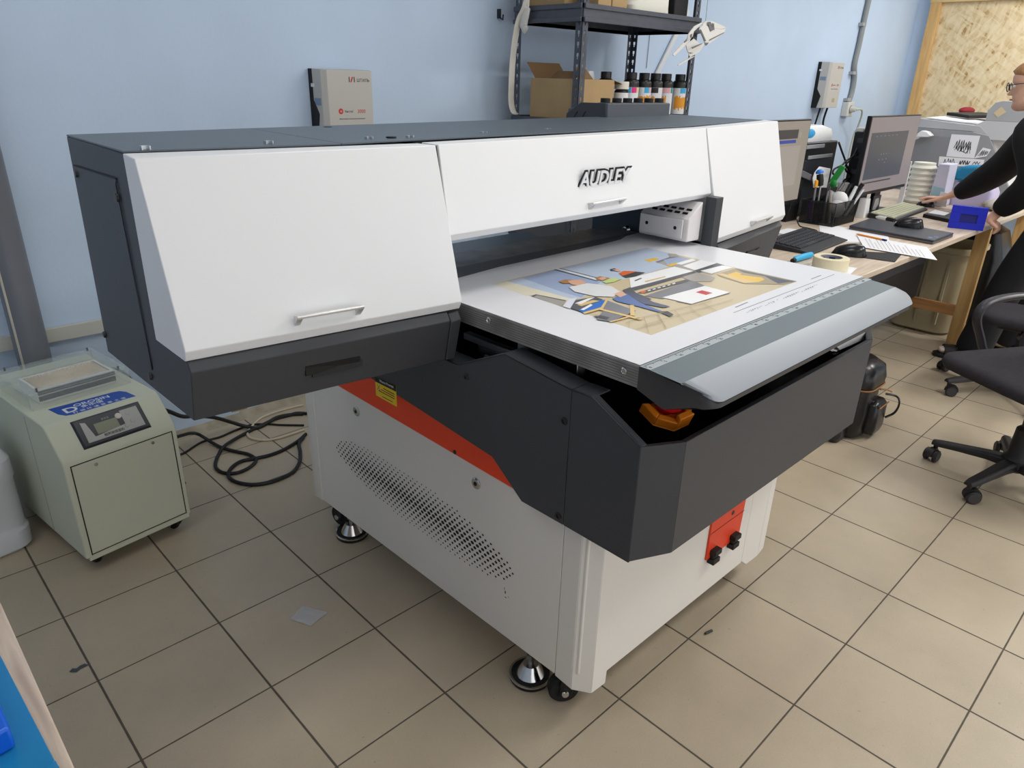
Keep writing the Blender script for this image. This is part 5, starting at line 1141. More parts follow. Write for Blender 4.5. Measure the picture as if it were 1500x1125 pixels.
# ---- small desk things behind the organiser
bt = thing('small_bottle', 'small clear bottle with white cap behind the organiser', 'bottle', (4.33, -.30, D))
MB().lathe((4.33, -.33, D+.0005), [(0, 0), (.028, 0), (.03, .004), (.03, .12), (.018, .15), (0, .15)], 20).build('bottle_body', mat('bottle_clear', (206, 216, 222), .15, alpha=.5), bt)
MB().lathe((4.33, -.33, D+.15), [(.02, .001), (.033, .002), (.033, .045), (.028, .05), (0, .05)], 20).build('bottle_cap', mat('cap_white2', (226, 226, 224), .5), bt)
tag(MB().loft([rrect(4.42, -.44, .035, .03, .01, D+.0005), rrect(4.42, -.44, .028, .024, .01, D+.11)]).build('white_block', M_white), 'small white plastic block right of the organiser', 'block')
cdx = thing('card_tag', 'small brown cardboard tag standing under the dark-canvas monitor', 'card', (4.50, -.42, D))
MB().box(4.47, 4.54, -.425, -.42, D+.0005, D+.10).build('tag_card', M_card, cdx)
text('tag_lettering', 'AAA', (4.476, -.4255, D+.05), X, Z, .026, M_bk, cdx, .0003)
ph = thing('small_photo', 'small black and white photo stood up behind the cream keyboard', 'photo', (4.68, -.42, D))
MB().box(4.60, 4.72, -.425, -.42, D+.0005, D+.105).build('photo_card', mat('photo_dark', (60, 60, 64), .4), ph)
MB().prism([(4.615, -.4255, D+.02), (4.66, -.4255, D+.015), (4.70, -.4255, D+.05), (4.68, -.4255, D+.09), (4.63, -.4255, D+.085)], (0, -.0006, 0)).build('photo_figure', mat('photo_light', (176, 176, 176), .5), ph)
mk = thing('marker', 'white marker with black cap lying by the cream keyboard', 'marker', (4.40, -.55, D))
MB().cyl((4.43, -.50, D+.0125), (4.39, -.60, D+.0125), .012, n=14).build('barrel', M_pw, mk); MB().cyl((4.39, -.60, D+.0125), (4.37, -.65, D+.0125), .0118, n=14).build('cap', M_bk, mk)
hd2 = thing('external_drive', 'black drive case with a white note on it, beside the blue holder', 'drive', (4.8, -.77, D))
slab([(4.73, -.69), (4.99, -.68), (4.93, -.83), (4.66, -.86)], D+.0005, D+.022).build('drive_case', M_bk, hd2, .003)
slab([(4.78, -.70), (4.95, -.69), (4.90, -.79), (4.76, -.80)], D+.0225, D+.0255).build('note', M_ppr, hd2)
# blue card holder
bh = thing('card_holder', 'bright blue plastic holder standing on the desk edge, with a window slot', 'holder', (4.5, -1.0, D))
cq = [on_plane(u, v, (4.50, -.99, .8), (1, .25, .0)) for u, v in ((1396, 300), (1449, 306), (1440, 338), (1388, 331))]
bu = V((1, .25, 0)).normalized()
cq[2].z = cq[3].z = D+.0006
def lerp2(s, t): return cq[3].lerp(cq[2], s).lerp(cq[0].lerp(cq[1], s), t)
hb_ = MB()
for s0, s1, t0, t1 in ((0, 1, 0, .28), (0, 1, .66, 1), (0, .28, .28, .66), (.76, 1, .28, .66)):
    q = [lerp2(s0, t0), lerp2(s1, t0), lerp2(s1, t1), lerp2(s0, t1)]
    hb_.loft([q, [p+bu*.045 for p in q]])
M_blu = mat('holder_blue', (28, 40, 186), .4)
hb_.build('holder_body', M_blu, bh, .001)
q = [lerp2(.28, .28)+bu*.006, lerp2(.76, .28)+bu*.006, lerp2(.76, .66)+bu*.006, lerp2(.28, .66)+bu*.006]
MB().loft([q, [p+bu*.03 for p in q]]).build('window_back', mat('holder_blue_dark', (30, 34, 120), .5), bh)
# rolls, papers, teal cushion behind the monitor
rl = thing('air_pillow_roll', 'tall ribbed white roll of packing film standing right of the monitor', 'roll', (5.33, -.42, D))
MB().lathe((5.36, -.44, D+.0005), [(0, 0), (.068, 0)]+[(.076+.008*math.cos(i*math.pi), .02+.018*i) for i in range(14)]+[(.068, .27), (0, .275)], 32).build('film_roll', mat('film_cream', (230, 228, 216), .5), rl)
MB().box(5.16, 5.175, -.415, -.385, D+.0005, 1.085).build('white_panel', mat('panel_white', (224, 224, 226), .5), rl, .002)
fb = thing('paper_stack', 'white and pale blue stack of folders right of the ribbed white roll', 'folders', (5.3, -.66, D))
MB().prism([(5.30, -.53, D+.0005), (5.30, -.625, D+.0005), (5.30, -.615, 1.075), (5.30, -.545, 1.075)], (.16, 0, 0)).build('folder_block', mat('folder_lilac', (212, 212, 232), .6), fb, .004)
MB().prism([(5.295, -.535, .83), (5.295, -.63, .82), (5.295, -.62, .92), (5.295, -.545, .93)], (.004, 0, 0)).build('folder_blue', mat('folder_blue', (160, 198, 214), .5), fb)
MB().prism([(5.288, -.59, .805), (5.288, -.655, .805), (5.288, -.65, .895), (5.288, -.60, .90)], (.004, 0, 0)).build('folder_note', M_ppr, fb)
tl_ = MB().loft([[on_x(u, v, 5.46) for u, v in ((1391, 262), (1394, 251), (1410, 243), (1430, 243), (1448, 247), (1440, 260), (1426, 272), (1410, 266))], [on_x(u, v, 5.46)+V((.15, 0, 0)) for u, v in ((1391, 262), (1394, 251), (1410, 243), (1430, 243), (1448, 247), (1440, 260), (1426, 272), (1410, 266))]])
cu_ = tl_.build('cushion', mat('teal_fabric', (40, 128, 168), .9, bump=.6, bscale=200), None, .02, 3)
tag(cu_, 'teal blue fabric cushion beside the standing woman’s right arm', 'cushion')
ch_ = MB()
for bx_, by_, bz_, r0, r1, r2 in ((5.46, -.90, .83, .09, .06, .03), (5.52, -.86, .835, .08, .06, .034), (5.42, -.93, .825, .07, .05, .025), (5.50, -.94, .84, .06, .05, .03)): ch_.ball((bx_, by_, bz_), (r0, r1, r2))
tag(ch_.build('cloth_heap', mat('cloth_grey', (176, 170, 160), .9, bump=1, bscale=40)), 'crumpled grey-beige cloth heap between the woman’s arms', 'cloth')
lb2 = MB().loft([rrect(5.555, -.735, .085, .13, .03, D+.0005), rrect(5.555, -.735, .09, .135, .03, D+.1), rrect(5.555, -.735, .075, .11, .03, .955)], 0, True, True)
tag(lb2.build('lilac_bag', mat('lilac_film', (196, 190, 222), .4, bump=.5, bscale=30)), 'lilac plastic bag under the teal cushion on the desk', 'bag')
# desk cable
tag(MB().tube(smooth_path([(3.75, -.34, .84), (3.76, -.36, D+.005), (3.74, -.42, D+.004), (3.72, -.47, D+.004), (3.66, -.50, D+.012)]), .0035, 8).build('keyboard_cable', M_cab), 'thin black keyboard cable running back to the first monitor', 'cable')
tag(MB().loft([rrect(3.55, -.40, .09, .05, .02, D+.0008), rrect(3.55, -.40, .09, .05, .02, D+.006)]).build('white_note', M_ppr), 'small white note behind the ergonomic keyboard', 'paper')
tag(MB().box(3.02, 3.2, -.47, -.455, D+.0005, D+.012).build('black_stick', M_bk, None, .002), 'thin black bar lying behind the ergonomic keyboard', 'bar')

# ================================================================ wide-format plotter in the far right corner
wpp = thing('wide_format_plotter', 'long grey and white wide-format plotter with sketches taped to its end', 'plotter', (7.1, -.35, 0))
M_pg, M_pw2 = mat('plotter_grey', (146, 148, 152), .5), mat('plotter_white', (222, 222, 224), .45)
PX = 6.2
pr_ = [(.02, .62), (.02, 1.255), (-.449, 1.247), (-.573, 1.226), (-.66, 1.09), (-.80, .86), (-.80, .62)]
MB().loft([[(PX, y, z) for y, z in pr_], [(PX+.03, y, z) for y, z in pr_]]).build('end_cover', M_pg, wpp, .003)
MB().loft([[(PX+.03, y, z) for y, z in pr_], [(8.2, y, z) for y, z in pr_]]).build('plotter_body', M_pw2, wpp, .003)
MB().loft([[(PX-.003, y, z) for y, z in ((-.02, .70), (-.02, 1.205), (-.43, 1.195), (-.60, 1.0), (-.62, .70))], [(PX-.0004, y, z) for y, z in ((-.02, .70), (-.02, 1.205), (-.43, 1.195), (-.60, 1.0), (-.62, .70))]]).build('end_panel', mat('plotter_panel', (134, 136, 141), .5), wpp, .001)
MB().loft([[(PX, y, z) for y, z in ((.05, 1.256), (.05, 1.31), (-.05, 1.322), (-.50, 1.29), (-.56, 1.235), (-.45, 1.249))], [(8.2, y, z) for y, z in ((.05, 1.256), (.05, 1.31), (-.05, 1.322), (-.50, 1.29), (-.56, 1.235), (-.45, 1.249))]]).build('top_cover', mat('plotter_top', (176, 178, 182), .45), wpp, .003)
hu = [(-.52, 1.33), (-.52, 1.40), (-.555, 1.455), (-.60, 1.468), (-.95, 1.468), (-.95, 1.33)]
MB().loft([[(PX, y, z) for y, z in hu], [(PX+.02, y, z) for y, z in hu]]).build('carriage_side', mat('carriage_grey', (164, 166, 170), .5), wpp, .002)
MB().loft([[(PX+.02, y, z) for y, z in hu], [(PX+.5, y, z) for y, z in hu]]).build('carriage_body', M_pw2, wpp, .003)
MB().loft([[(PX+.001, y, z) for y, z in ((-.46, 1.22), (-.46, 1.295), (-.52, 1.33), (-.95, 1.33), (-.95, 1.2), (-.58, 1.2))], [(PX+.5, y, z) for y, z in ((-.46, 1.22), (-.46, 1.295), (-.52, 1.33), (-.95, 1.33), (-.95, 1.2), (-.58, 1.2))]]).build('carriage_base', mat('carriage_base', (190, 192, 196), .5), wpp, .002)
MB().prism([(PX-.002, -.56, 1.385), (PX-.002, -.595, 1.355), (PX-.002, -.64, 1.395), (PX-.002, -.60, 1.43)], (.0015, 0, 0)).build('cover_plate', mat('plate_wood', (204, 186, 152), .6), wpp)
for u, v in ((1451, 192), (1473, 190)):
    p = on_x(u, v, PX-.02); MB().ball((p.x+.3, p.y, p.z+.0), (.03, .03, .012)).build('knob', M_bk, wpp) if 0 else None
for x in (6.35, 8.0):
    for y in (-.65, -.05): MB().box(x-.03, x+.03, y-.03, y+.03, 0, .62).build('leg', M_pg, wpp, .003)
# taped sketches
def sketch(pix, label, strokes, seed):
    q = [on_x(u, v, PX-.004) for u, v in pix]
    t = thing('sketch_paper', label, 'sketch', q[3])
    MB().loft([q, [p-X*.001 for p in q]]).build('paper', M_ppr, t)
    def L2(s, r): return q[3].lerp(q[2], s).lerp(q[0].lerp(q[1], s), r)
    rg_ = random.Random(seed); sk = MB()
    for (s0, r0, s1, r1, w) in strokes:
        a, b = L2(s0, r0), L2(s1, r1); d = (b-a).normalized(); n_ = X.cross(d)*w
        sk.loft([[a-n_-X*.0014, b-n_-X*.0014, b+n_-X*.0014, a+n_-X*.0014], [a-n_-X*.0018, b-n_-X*.0018, b+n_-X*.0018, a+n_-X*.0018]])
    sk.build('ink_drawing', mat('marker_ink', (52, 52, 56), .7), t)
    return t
def zig(n, s0, s1, r0, r1, seed, w=.0022):
    rg_ = random.Random(seed); pts = [(s0+(s1-s0)*i/n+.03*rg_.random(), (r1 if i % 2 else r0)+(.12*(rg_.random()-.5))) for i in range(n+1)]
    return [(a[0], a[1], b[0], b[1], w) for a, b in zip(pts, pts[1:])]
sketch([(1394, 196.5), (1436, 199), (1427, 232), (1386, 229)], 'white sheet with bold graffiti-style line drawing, largest on the plotter end', zig(14, .2, .78, .35, .75, 1, .0022)+zig(10, .22, .8, .25, .55, 2, .0016)+zig(8, .4, .72, .22, .28, 5, .002), 1)
sketch([(1440, 216), (1452, 219), (1445, 229), (1427, 232)], 'curled white slip with black lettering taped at the plotter’s front edge', zig(8, .15, .9, .2, .75, 3, .0018), 3)
sketch([(1376, 229), (1442, 234), (1440, 244), (1374, 243)], 'lower white strip with marker lettering on the plotter end', zig(8, .1, .35, .15, .8, 4, .0018)+zig(9, .45, .68, .2, .7, 6, .0028)+zig(5, .75, .92, .3, .7, 7, .002), 4)
# things on the plotter
tag(MB().loft([[V((6.25, -.10, 1.323)), V((6.7, -.10, 1.327)), V((6.75, -.50, 1.292)), V((6.3, -.47, 1.295))], [V((6.25, -.10, 1.330)), V((6.7, -.10, 1.334)), V((6.75, -.50, 1.299)), V((6.3, -.47, 1.302))]]).build('paper_stack', M_ppr), 'loose white sheets on top of the plotter', 'paper')
tag(MB().obox((6.9, -.26, 1.345), V((.28, -.05, .0)), V((.02, .09, .007)), V((0, 0, .012))).build('black_tablet', M_bk, None, .004), 'flat black tablet lying on top of the plotter', 'tablet')
def redcloth(c, r, label): tag(MB().ball(c, r).build('red_cloth', mat('cloth_red', (140, 28, 42), .8)), label, 'cloth')
redcloth((7.6, .0, 1.362), (.12, .06, .032), 'dark red cloth on the plotter’s left, by the board frame')
redcloth((7.6, -.42, 1.375), (.16, .09, .055), 'dark red cloth behind the black tablet on the plotter')
wl = MB().loft([[on_x(u, v, 6.1) for u, v in ((1343, 196), (1350, 191), (1358, 193), (1364, 199), (1358, 201), (1343, 201))], [on_x(u, v, 6.1)+X*.08 for u, v in ((1343, 196), (1350, 191), (1358, 193), (1364, 199), (1358, 201), (1343, 201))]])
lam = thing('desk_lamp', 'white curved lamp head peeping out behind the dark-canvas monitor', 'lamp', (6.12, -.1, D))
lq_ = wl.build('lamp_head', M_white, lam, .006)
MB().tube(smooth_path([on_x(1346, 199, 6.14), V((6.14, .02, 1.0)), V((6.14, .05, .04))]), .015, 10).build('lamp_arm', M_white, lam)
MB().lathe((6.14, .05, 0), [(0, 0), (.1, 0), (.1, .02), (.02, .035), (0, .035)], 24).build('lamp_base', M_white, lam)
# ================================================================ office chairs and bag
M_plas = mat('chair_plastic', (34, 33, 35), .5, bump=.2, bscale=400)
M_fab = mat('chair_fabric', (44, 42, 48), .92, noise=.15, nscale=40, bump=.6, bscale=900)
def star_base(t, cx, cy, r, a0, hub_z, name='leg'):
    hub = MB().lathe((cx, cy, 0), [(.0, .075), (.03, .07), (.055, .085), (.058, .13), (.045, .15), (.040, .26), (.030, .27), (0, .27)], 24).build('hub', M_plas, t)
    for k in range(5):
        a = math.radians(a0+72*k); d = V((math.cos(a), math.sin(a), 0)); n_ = V((-d.y, d.x, 0)); c = V((cx, cy, 0))
        rings = []
        for f, w, zt, zb in ((.04, .034, .128, .085), (.35, .030, .122, .090), (.7, .026, .108, .082), (.95, .024, .098, .074), (1.06, .018, .092, .074)):
            p = c+d*r*f
            rings.append([p-n_*w+Z*zb, p+n_*w+Z*zb, p+n_*w*.9+Z*(zt-.008), p+n_*w*.55+Z*zt, p-n_*w*.55+Z*zt, p-n_*w*.9+Z*(zt-.008)])
        lg = MB().loft(rings).build('leg', M_plas, t, .003)
        p = c+d*r; rot = a+.9+k*1.3; ax = V((math.cos(rot), math.sin(rot), 0)); q = p + V((-ax.y, ax.x, 0))*.018
        cs = MB()
        for s in (-1, 1): cs.lathe(q+ax*s*.019-ax*.009+Z*.028, [(0, 0), (.022, 0), (.028, .003), (.028, .015), (.022, .018), (0, .018)], 22, 0, ax)
        co = cs.build('caster', M_plas, lg)
        hd_m = MB(); n = 8
        fw = V((-ax.y, ax.x, 0))
        pts = [(math.cos(math.radians(th)), math.sin(math.radians(th))) for th in range(0, 181, 20)]
        hd_m.loft([[q-ax*.012+fw*.034*x_+Z*(.028+.034*y_) for x_, y_ in pts], [q+ax*.012+fw*.034*x_+Z*(.028+.034*y_) for x_, y_ in pts]])
        hd_m.cyl(p+Z*.05, p+Z*.08, .010, n=12)
        hd_m.build('caster_hood', M_plas, co)
        for s in (-1, 1): MB().lathe(q+ax*s*.0285+Z*.028, [(.016, -.001), (.0225, -.001), (.0225, .001), (.016, .001)], 20, 0, ax).build('wheel_cap', mat('wheel_cap_grey', (62, 60, 62), .6), co)
    return hub
def office_chair(cx, cy, a_star, face, seat_z, r, label, arms=True, sh=.25):
    t = thing('office_chair', label, 'office chair', (cx, cy, 0), None)
    star_base(t, cx, cy, r, a_star, .27)
    MB().cyl((cx, cy, .26), (cx, cy, seat_z-.09), .025, n=18).build('gas_sleeve', M_plas, t)
    MB().cyl((cx, cy, .30), (cx, cy, seat_z-.06), .014, n=14).build('gas_piston', M_steel, t)
    f = V((math.cos(face), math.sin(face), 0)); s = V((-f.y, f.x, 0)); c = V((cx, cy, 0))
    MB().obox(c+Z*(seat_z-.07), f*.12, s*.07, Z*.018).build('seat_mechanism', M_plas, t, .006)
    MB().tube([c+s*.06+Z*(seat_z-.075), c+s*.17+Z*(seat_z-.08), c+s*.21+Z*(seat_z-.078)], [.006, .006, .011], 8).build('height_lever', M_plas, t)
    def ringp(hf, hs, z, rr, n=7):
        out = []
        for sx, sy, a0 in ((1, -1, -90), (1, 1, 0), (-1, 1, 90), (-1, -1, 180)):
            for i in range(n+1):
                a = math.radians(a0+90*i/n); out.append(c + f*(sx*(hf-rr)+rr*math.cos(a)) + s*(sy*(hs-rr)+rr*math.sin(a)) + Z*z)
        return out
    MB().loft([ringp(sh-.05, sh-.06, seat_z-.055, .08), ringp(sh-.005, sh-.01, seat_z-.045, .09), ringp(sh+.005, sh, seat_z-.025, .10), ringp(sh, sh-.005, seat_z-.004, .10), ringp(sh-.03, sh-.035, seat_z+.008, .09), ringp(sh-.13, sh-.14, seat_z+.002, .06)], 0, True, True).build('seat', M_fab, t, angle=80)
    # back: upright post and padded rest
    MB().tube(smooth_path([c-f*.10+Z*(seat_z-.07), c-f*.24+Z*(seat_z-.06), c-f*.30+Z*(seat_z+.03), c-f*.31+Z*(seat_z+.3)]), .018, 10, 0, True, .6).build('back_post', M_plas, t)
    br = []
    for z, w, d in ((.12, .17, .018), (.16, .205, .026), (.32, .215, .03), (.48, .20, .026), (.52, .16, .015)):
        br.append([c-f*(.30-d*math.cos(2*math.pi*i/16)*.9 + .01*(z-.3)) + s*w*math.sin(2*math.pi*i/16) + Z*(seat_z+z) for i in range(16)])
    MB().loft(br, 0, True, True).build('backrest', M_fab, t, angle=80)
    for sd in ((1, -1) if arms else ()):
        o = c + s*sd*(sh+.035) - f*.07
        loop = [o-f*.17-s*sd*.10+Z*(seat_z-.05), o-f*.17+Z*(seat_z-.02), o-f*.19+Z*(seat_z+.10), o-f*.17+Z*(seat_z+.19), o-f*.08+Z*(seat_z+.215), o+f*.06+Z*(seat_z+.205), o+f*.125+Z*(seat_z+.175), o+f*.135+Z*(seat_z+.12), o+f*.09+Z*(seat_z+.04), o+f*.06-s*sd*.02+Z*(seat_z-.03), o+f*.06-s*sd*.10+Z*(seat_z-.05)]
        MB().tube(smooth_path(loop), .014, 10, 0, True, 1.5).build('armrest', mat('armrest_grey', (54, 53, 58), .38), t)
    return t
office_chair(3.13, -1.745, 163, math.radians(150), .515, .30, 'black office chair with seat and armrest cut by the right photo edge, nearest the viewer', True, .285)
office_chair(4.27, -1.455, 143.5, math.radians(95), .45, .355, 'second black office chair, mostly hidden behind the nearest chair’s seat', False, .20)
# ---------------------------------------------------------------- leather backpack
bp_ = thing('backpack', 'shiny black leather backpack with tan piping standing on the floor behind the printer trough', 'backpack', (3.16, -1.05, 0))
M_lea = mat('leather_black', (24, 23, 26), .28, spec=.6, bump=.4, bscale=60)
cx, cy = 3.11, -1.04
def rr(hx, hy, z, r, ox=0, oy=0): return rrect(cx+ox, cy+oy, hx, hy, r, z, 5, 0)
MB().loft([rr(.085, .085, .004, .05), rr(.10, .105, .02, .06), rr(.105, .11, .12, .06), rr(.10, .105, .26, .055), rr(.09, .09, .33, .05), rr(.06, .055, .355, .04)], 0, True, True).build('bag_body', M_lea, bp_, angle=70)
MB().loft([rr(.112, .117, .255, .06), rr(.116, .12, .30, .06), rr(.105, .11, .355, .06), rr(.07, .07, .385, .05)], 0, True, True).build('flap', M_lea, bp_, angle=70)
MB().tube(rr(.117, .121, .262, .06)+[rr(.117, .121, .262, .06)[0]], .0035, 6).build('piping', mat('piping_tan', (150, 104, 60), .6), bp_)
pk_ = MB().loft([rrect(cx+.03, cy-.115, .06, .03, .02, .03), rrect(cx+.03, cy-.118, .066, .034, .024, .06), rrect(cx+.03, cy-.118, .064, .032, .024, .17), rrect(cx+.03, cy-.115, .05, .02, .015, .19)], 0, True, True).build('pocket', M_lea, bp_, angle=70)
MB().tube([V((cx+.09, cy-.15, .172)), V((cx-.03, cy-.153, .172))], .0035, 6).build('pocket_piping', MATS['piping_tan'], pk_)
MB().tube(smooth_path([(cx+.08, cy-.13, .21), (cx+.10, cy-.175, .205), (cx+.11, cy-.19, .17), (cx+.11, cy-.18, .12), (cx+.09, cy-.15, .09)]), .009, 8, 0, True, .5).build('strap', M_lea, bp_)
MB().tube(smooth_path([(cx+.05, cy-.11, .235), (cx+.07, cy-.135, .235), (cx+.09, cy-.15, .225)]), .007, 8, 0, True, .5).build('buckle_strap', MATS['piping_tan'], bp_)
sb = MB().loft([rrect(2.975, -1.03, .05, .06, .03, .004), rrect(2.975, -1.03, .06, .07, .04, .03), rrect(2.975, -1.03, .055, .065, .035, .07), rrect(2.975, -1.03, .03, .04, .02, .09)], 0, True, True)
tag(sb.build('shoulder_bag', M_lea, None, angle=70), 'small black leather pouch on the floor, against the backpack’s left side', 'bag')
# ================================================================ woman leaning over the desk
PERSON = thing('person', 'woman in black with glasses and ginger hair, leaning over the desk at the right edge', 'person', (4.86, -1.25, 0))
def skin_mesh(chains, sub=2):
    """chains of (point, radius) sharing points grow one continuous tapering surface"""
    vs, rs, es, idx = [], [], [], {}
    for ch in chains:
        prev = None
        for p, r in ch:
            key = tuple(round(c, 4) for c in p)
            if key not in idx: idx[key] = len(vs); vs.append(key); rs.append(r if isinstance(r, tuple) else (r, r))
            if prev is not None and prev != idx[key]: es.append((prev, idx[key]))
            prev = idx[key]
    me = bpy.data.meshes.new('tmp'); me.from_pydata(vs, es, [])
    o = bpy.data.objects.new('tmp', me); COL.objects.link(o)
    o.modifiers.new('skin', 'SKIN').use_smooth_shade = True
    for i, sv in enumerate(me.skin_vertices[0].data): sv.radius = rs[i]; sv.use_root = (i == 0)
    s = o.modifiers.new('sub', 'SUBSURF'); s.levels = sub; s.render_levels = sub
    bpy.context.view_layer.update()
    out = bpy.data.meshes.new_from_object(o.evaluated_get(bpy.context.evaluated_depsgraph_get()))
    bpy.data.objects.remove(o); bpy.data.meshes.remove(me)
    return out
def from_mesh(me, name, m, parent):
    off = V((0, 0, 0)); q = parent
    while q is not None: off += q.location; q = q.parent
    for v in me.vertices: v.co -= off
    me.materials.clear(); me.materials.append(m)
    for p in me.polygons: p.use_smooth = True; p.material_index = 0
    o = bpy.data.objects.new(name, me); COL.objects.link(o); o.parent = parent; me.name = name
    return o
HS_ = 1.11
HC = V((4.85, -1.052, 1.574)); HF = V((-.03, .985, -.15)).normalized(); HR = HF.cross(Z).normalized(); HU = HR.cross(HF)
def hp_(x, y, z): return HC + (HR*x + HF*y + HU*z)*HS_
# head with brow, nose, lips, chin and ears
hdm = MB(); slices = [(-.122, .062, .022, .014), (-.114, .080, -.002, .030), (-.100, .088, -.028, .043), (-.086, .088, -.045, .052), (-.074, .083, -.055, .057), (-.066, .088, -.060, .059), (-.060, .086, -.063, .060), (-.053, .090, -.066, .062), (-.042, .086, -.070, .065), (-.02, .087, -.078, .069), (-.004, .083, -.086, .071), (.006, .084, -.090, .072), (.020, .094, -.095, .074), (.045, .093, -.099, .076), (.07, .082, -.098, .073), (.092, .060, -.086, .062), (.108, .030, -.066, .044), (.118, -.005, -.04, .018)]
rings = []
for z, yf, yb, hw in slices:
    ring = []
    for j in range(28):
        a = 2*math.pi*j/28; cy, sy = math.sin(a), math.cos(a)
        yc, hl = (yf+yb)/2, (yf-yb)/2
        ring.append(hp_(hw*math.copysign(abs(sy)**.85, sy), yc+hl*math.copysign(abs(cy)**.9, cy), z))
    rings.append(ring)
hdm.loft(rings)
hdm.loft([[hp_(x, y, z) for x, y, z in ((-.006, .078, .008), (.006, .078, .008), (.004, .090, .008), (-.004, .090, .008))], [hp_(x, y, z) for x, y, z in ((-.012, .078, -.02), (.012, .078, -.02), (.005, .103, -.02), (-.005, .103, -.02))], [hp_(x, y, z) for x, y, z in ((-.017, .078, -.036), (.017, .078, -.036), (.009, .115, -.034), (-.009, .115, -.034))], [hp_(x, y, z) for x, y, z in ((-.014, .078, -.043), (.014, .078, -.043), (.007, .106, -.042), (-.007, .106, -.042))]])
for s in (-1, 1):
    e = MB()
    hdm.ball(hp_(.073*s, -.008, -.008), (.012, .02, .034), n=12)
chains = [
    [((4.86, -1.36, .95), (.135, .095)), ((4.86, -1.31, 1.09), (.115, .085)), ((4.86, -1.22, 1.25), (.13, .095)), ((4.86, -1.15, 1.355), (.09, .07)), ((4.86, -1.12, 1.41), .050), ((4.855, -1.085, 1.48), .050), ((4.85, -1.065, 1.55), .045)],
    [((4.86, -1.15, 1.355), (.09, .07)), ((4.95, -1.135, 1.365), .062), ((5.04, -1.10, 1.34), .055), ((5.20, -.935, 1.08), .042), ((5.215, -.82, .985), .040), ((5.215, -.70, .900), .027), ((5.222, -.665, .872), (.036, .018)), ((5.228, -.615, .862), (.040, .016))],
    [((4.86, -1.15, 1.355), (.09, .07)), ((4.77, -1.145, 1.365), .062), ((4.68, -1.125, 1.34), .055), ((4.625, -1.25, 1.10), .042), ((4.675, -1.17, .99), .040), ((4.722, -1.075, .880), .030), ((4.720, -1.055, .850), (.038, .025)), ((4.722, -1.048, .826), (.048, .020))],
    [((4.86, -1.36, .95), (.135, .095)), ((4.77, -1.35, .90), .085), ((4.745, -1.235, .52), .058), ((4.705, -1.16, .12), .038), ((4.69, -1.13, .05), .036), ((4.645, -1.05, .035), (.040, .024)), ((4.62, -1.01, .03), (.034, .018))],
    [((4.86, -1.36, .95), (.135, .095)), ((4.96, -1.36, .90), .085), ((5.02, -1.30, .51), .058), ((5.05, -1.29, .12), .038), ((5.05, -1.27, .05), .036), ((5.06, -1.17, .035), (.040, .024)), ((5.065, -1.12, .03), (.034, .018))],
]
R_ = (5.228, -.615, .862); rf = .0088
for dx, L_, tz in ((-.026, .088, -.022), (-.009, .100, -.018), (.009, .096, -.020), (.026, .078, -.026)):
    b = V(R_); k = V((dx, 0.02, .0)) + b
    chains.append([(R_, (.040, .016)), (tuple(k), .0105), (tuple(k+V((dx*.25, L_*.40, .004))), rf), (tuple(k+V((dx*.35, L_*.72, tz*.45))), rf*.95), (tuple(k+V((dx*.4, L_, tz))), rf*.8)])
chains.append([((5.222, -.665, .872), (.036, .018)), ((5.195, -.640, .866), .012), ((5.172, -.600, .852), .0105), ((5.162, -.560, .838), .0095), ((5.160, -.535, .830), .008)])
L0 = (4.722, -1.048, .826)
for dx, L_ in ((-.034, .030), (-.0115, .036), (.0115, .036), (.034, .030)):
    b = V(L0); k = b + V((dx+.008, -.024, .000))
    chains.append([(L0, (.048, .020)), (tuple(k), .0130), (tuple(k+V((.004, -.024, -.012))), .0118), (tuple(k+V((.005, -.030, -.042))), .0108), (tuple(k+V((.005, -.014, -.062))), .0095)])
chains.append([((4.720, -1.055, .850), (.038, .025)), ((4.684, -1.062, .836), .0145), ((4.668, -1.085, .824), .013), ((4.676, -1.104, .812), .0115), ((4.686, -1.110, .800), .010)])
sm_ = skin_mesh(chains, 2)
# one continuous body: fuse head and limbs
tmp = bpy.data.objects.new('tmp_body', sm_); COL.objects.link(tmp)
bm = bmesh.new(); bm.from_mesh(sm_)
vm_ = [bm.verts.new(p) for p in hdm.v]
for f in hdm.f:
    try: bm.faces.new([vm_[i] for i in f])
    except ValueError: pass
bmesh.ops.recalc_face_normals(bm, faces=bm.faces); bm.to_mesh(sm_); bm.free()
rm = tmp.modifiers.new('fuse', 'REMESH'); rm.mode = 'VOXEL'; rm.voxel_size = .0042; rm.use_smooth_shade = True
sp_ = tmp.modifiers.new('smooth', 'SMOOTH'); sp_.factor = .5; sp_.iterations = 3
bpy.context.view_layer.update()
bodym = bpy.data.meshes.new_from_object(tmp.evaluated_get(bpy.context.evaluated_depsgraph_get()))
bpy.data.objects.remove(tmp)
M_skin = mat('skin', (226, 178, 154), .5, spec=.35, noise=.04, nscale=30)
body_o = from_mesh(bodym, 'body', M_skin, PERSON)
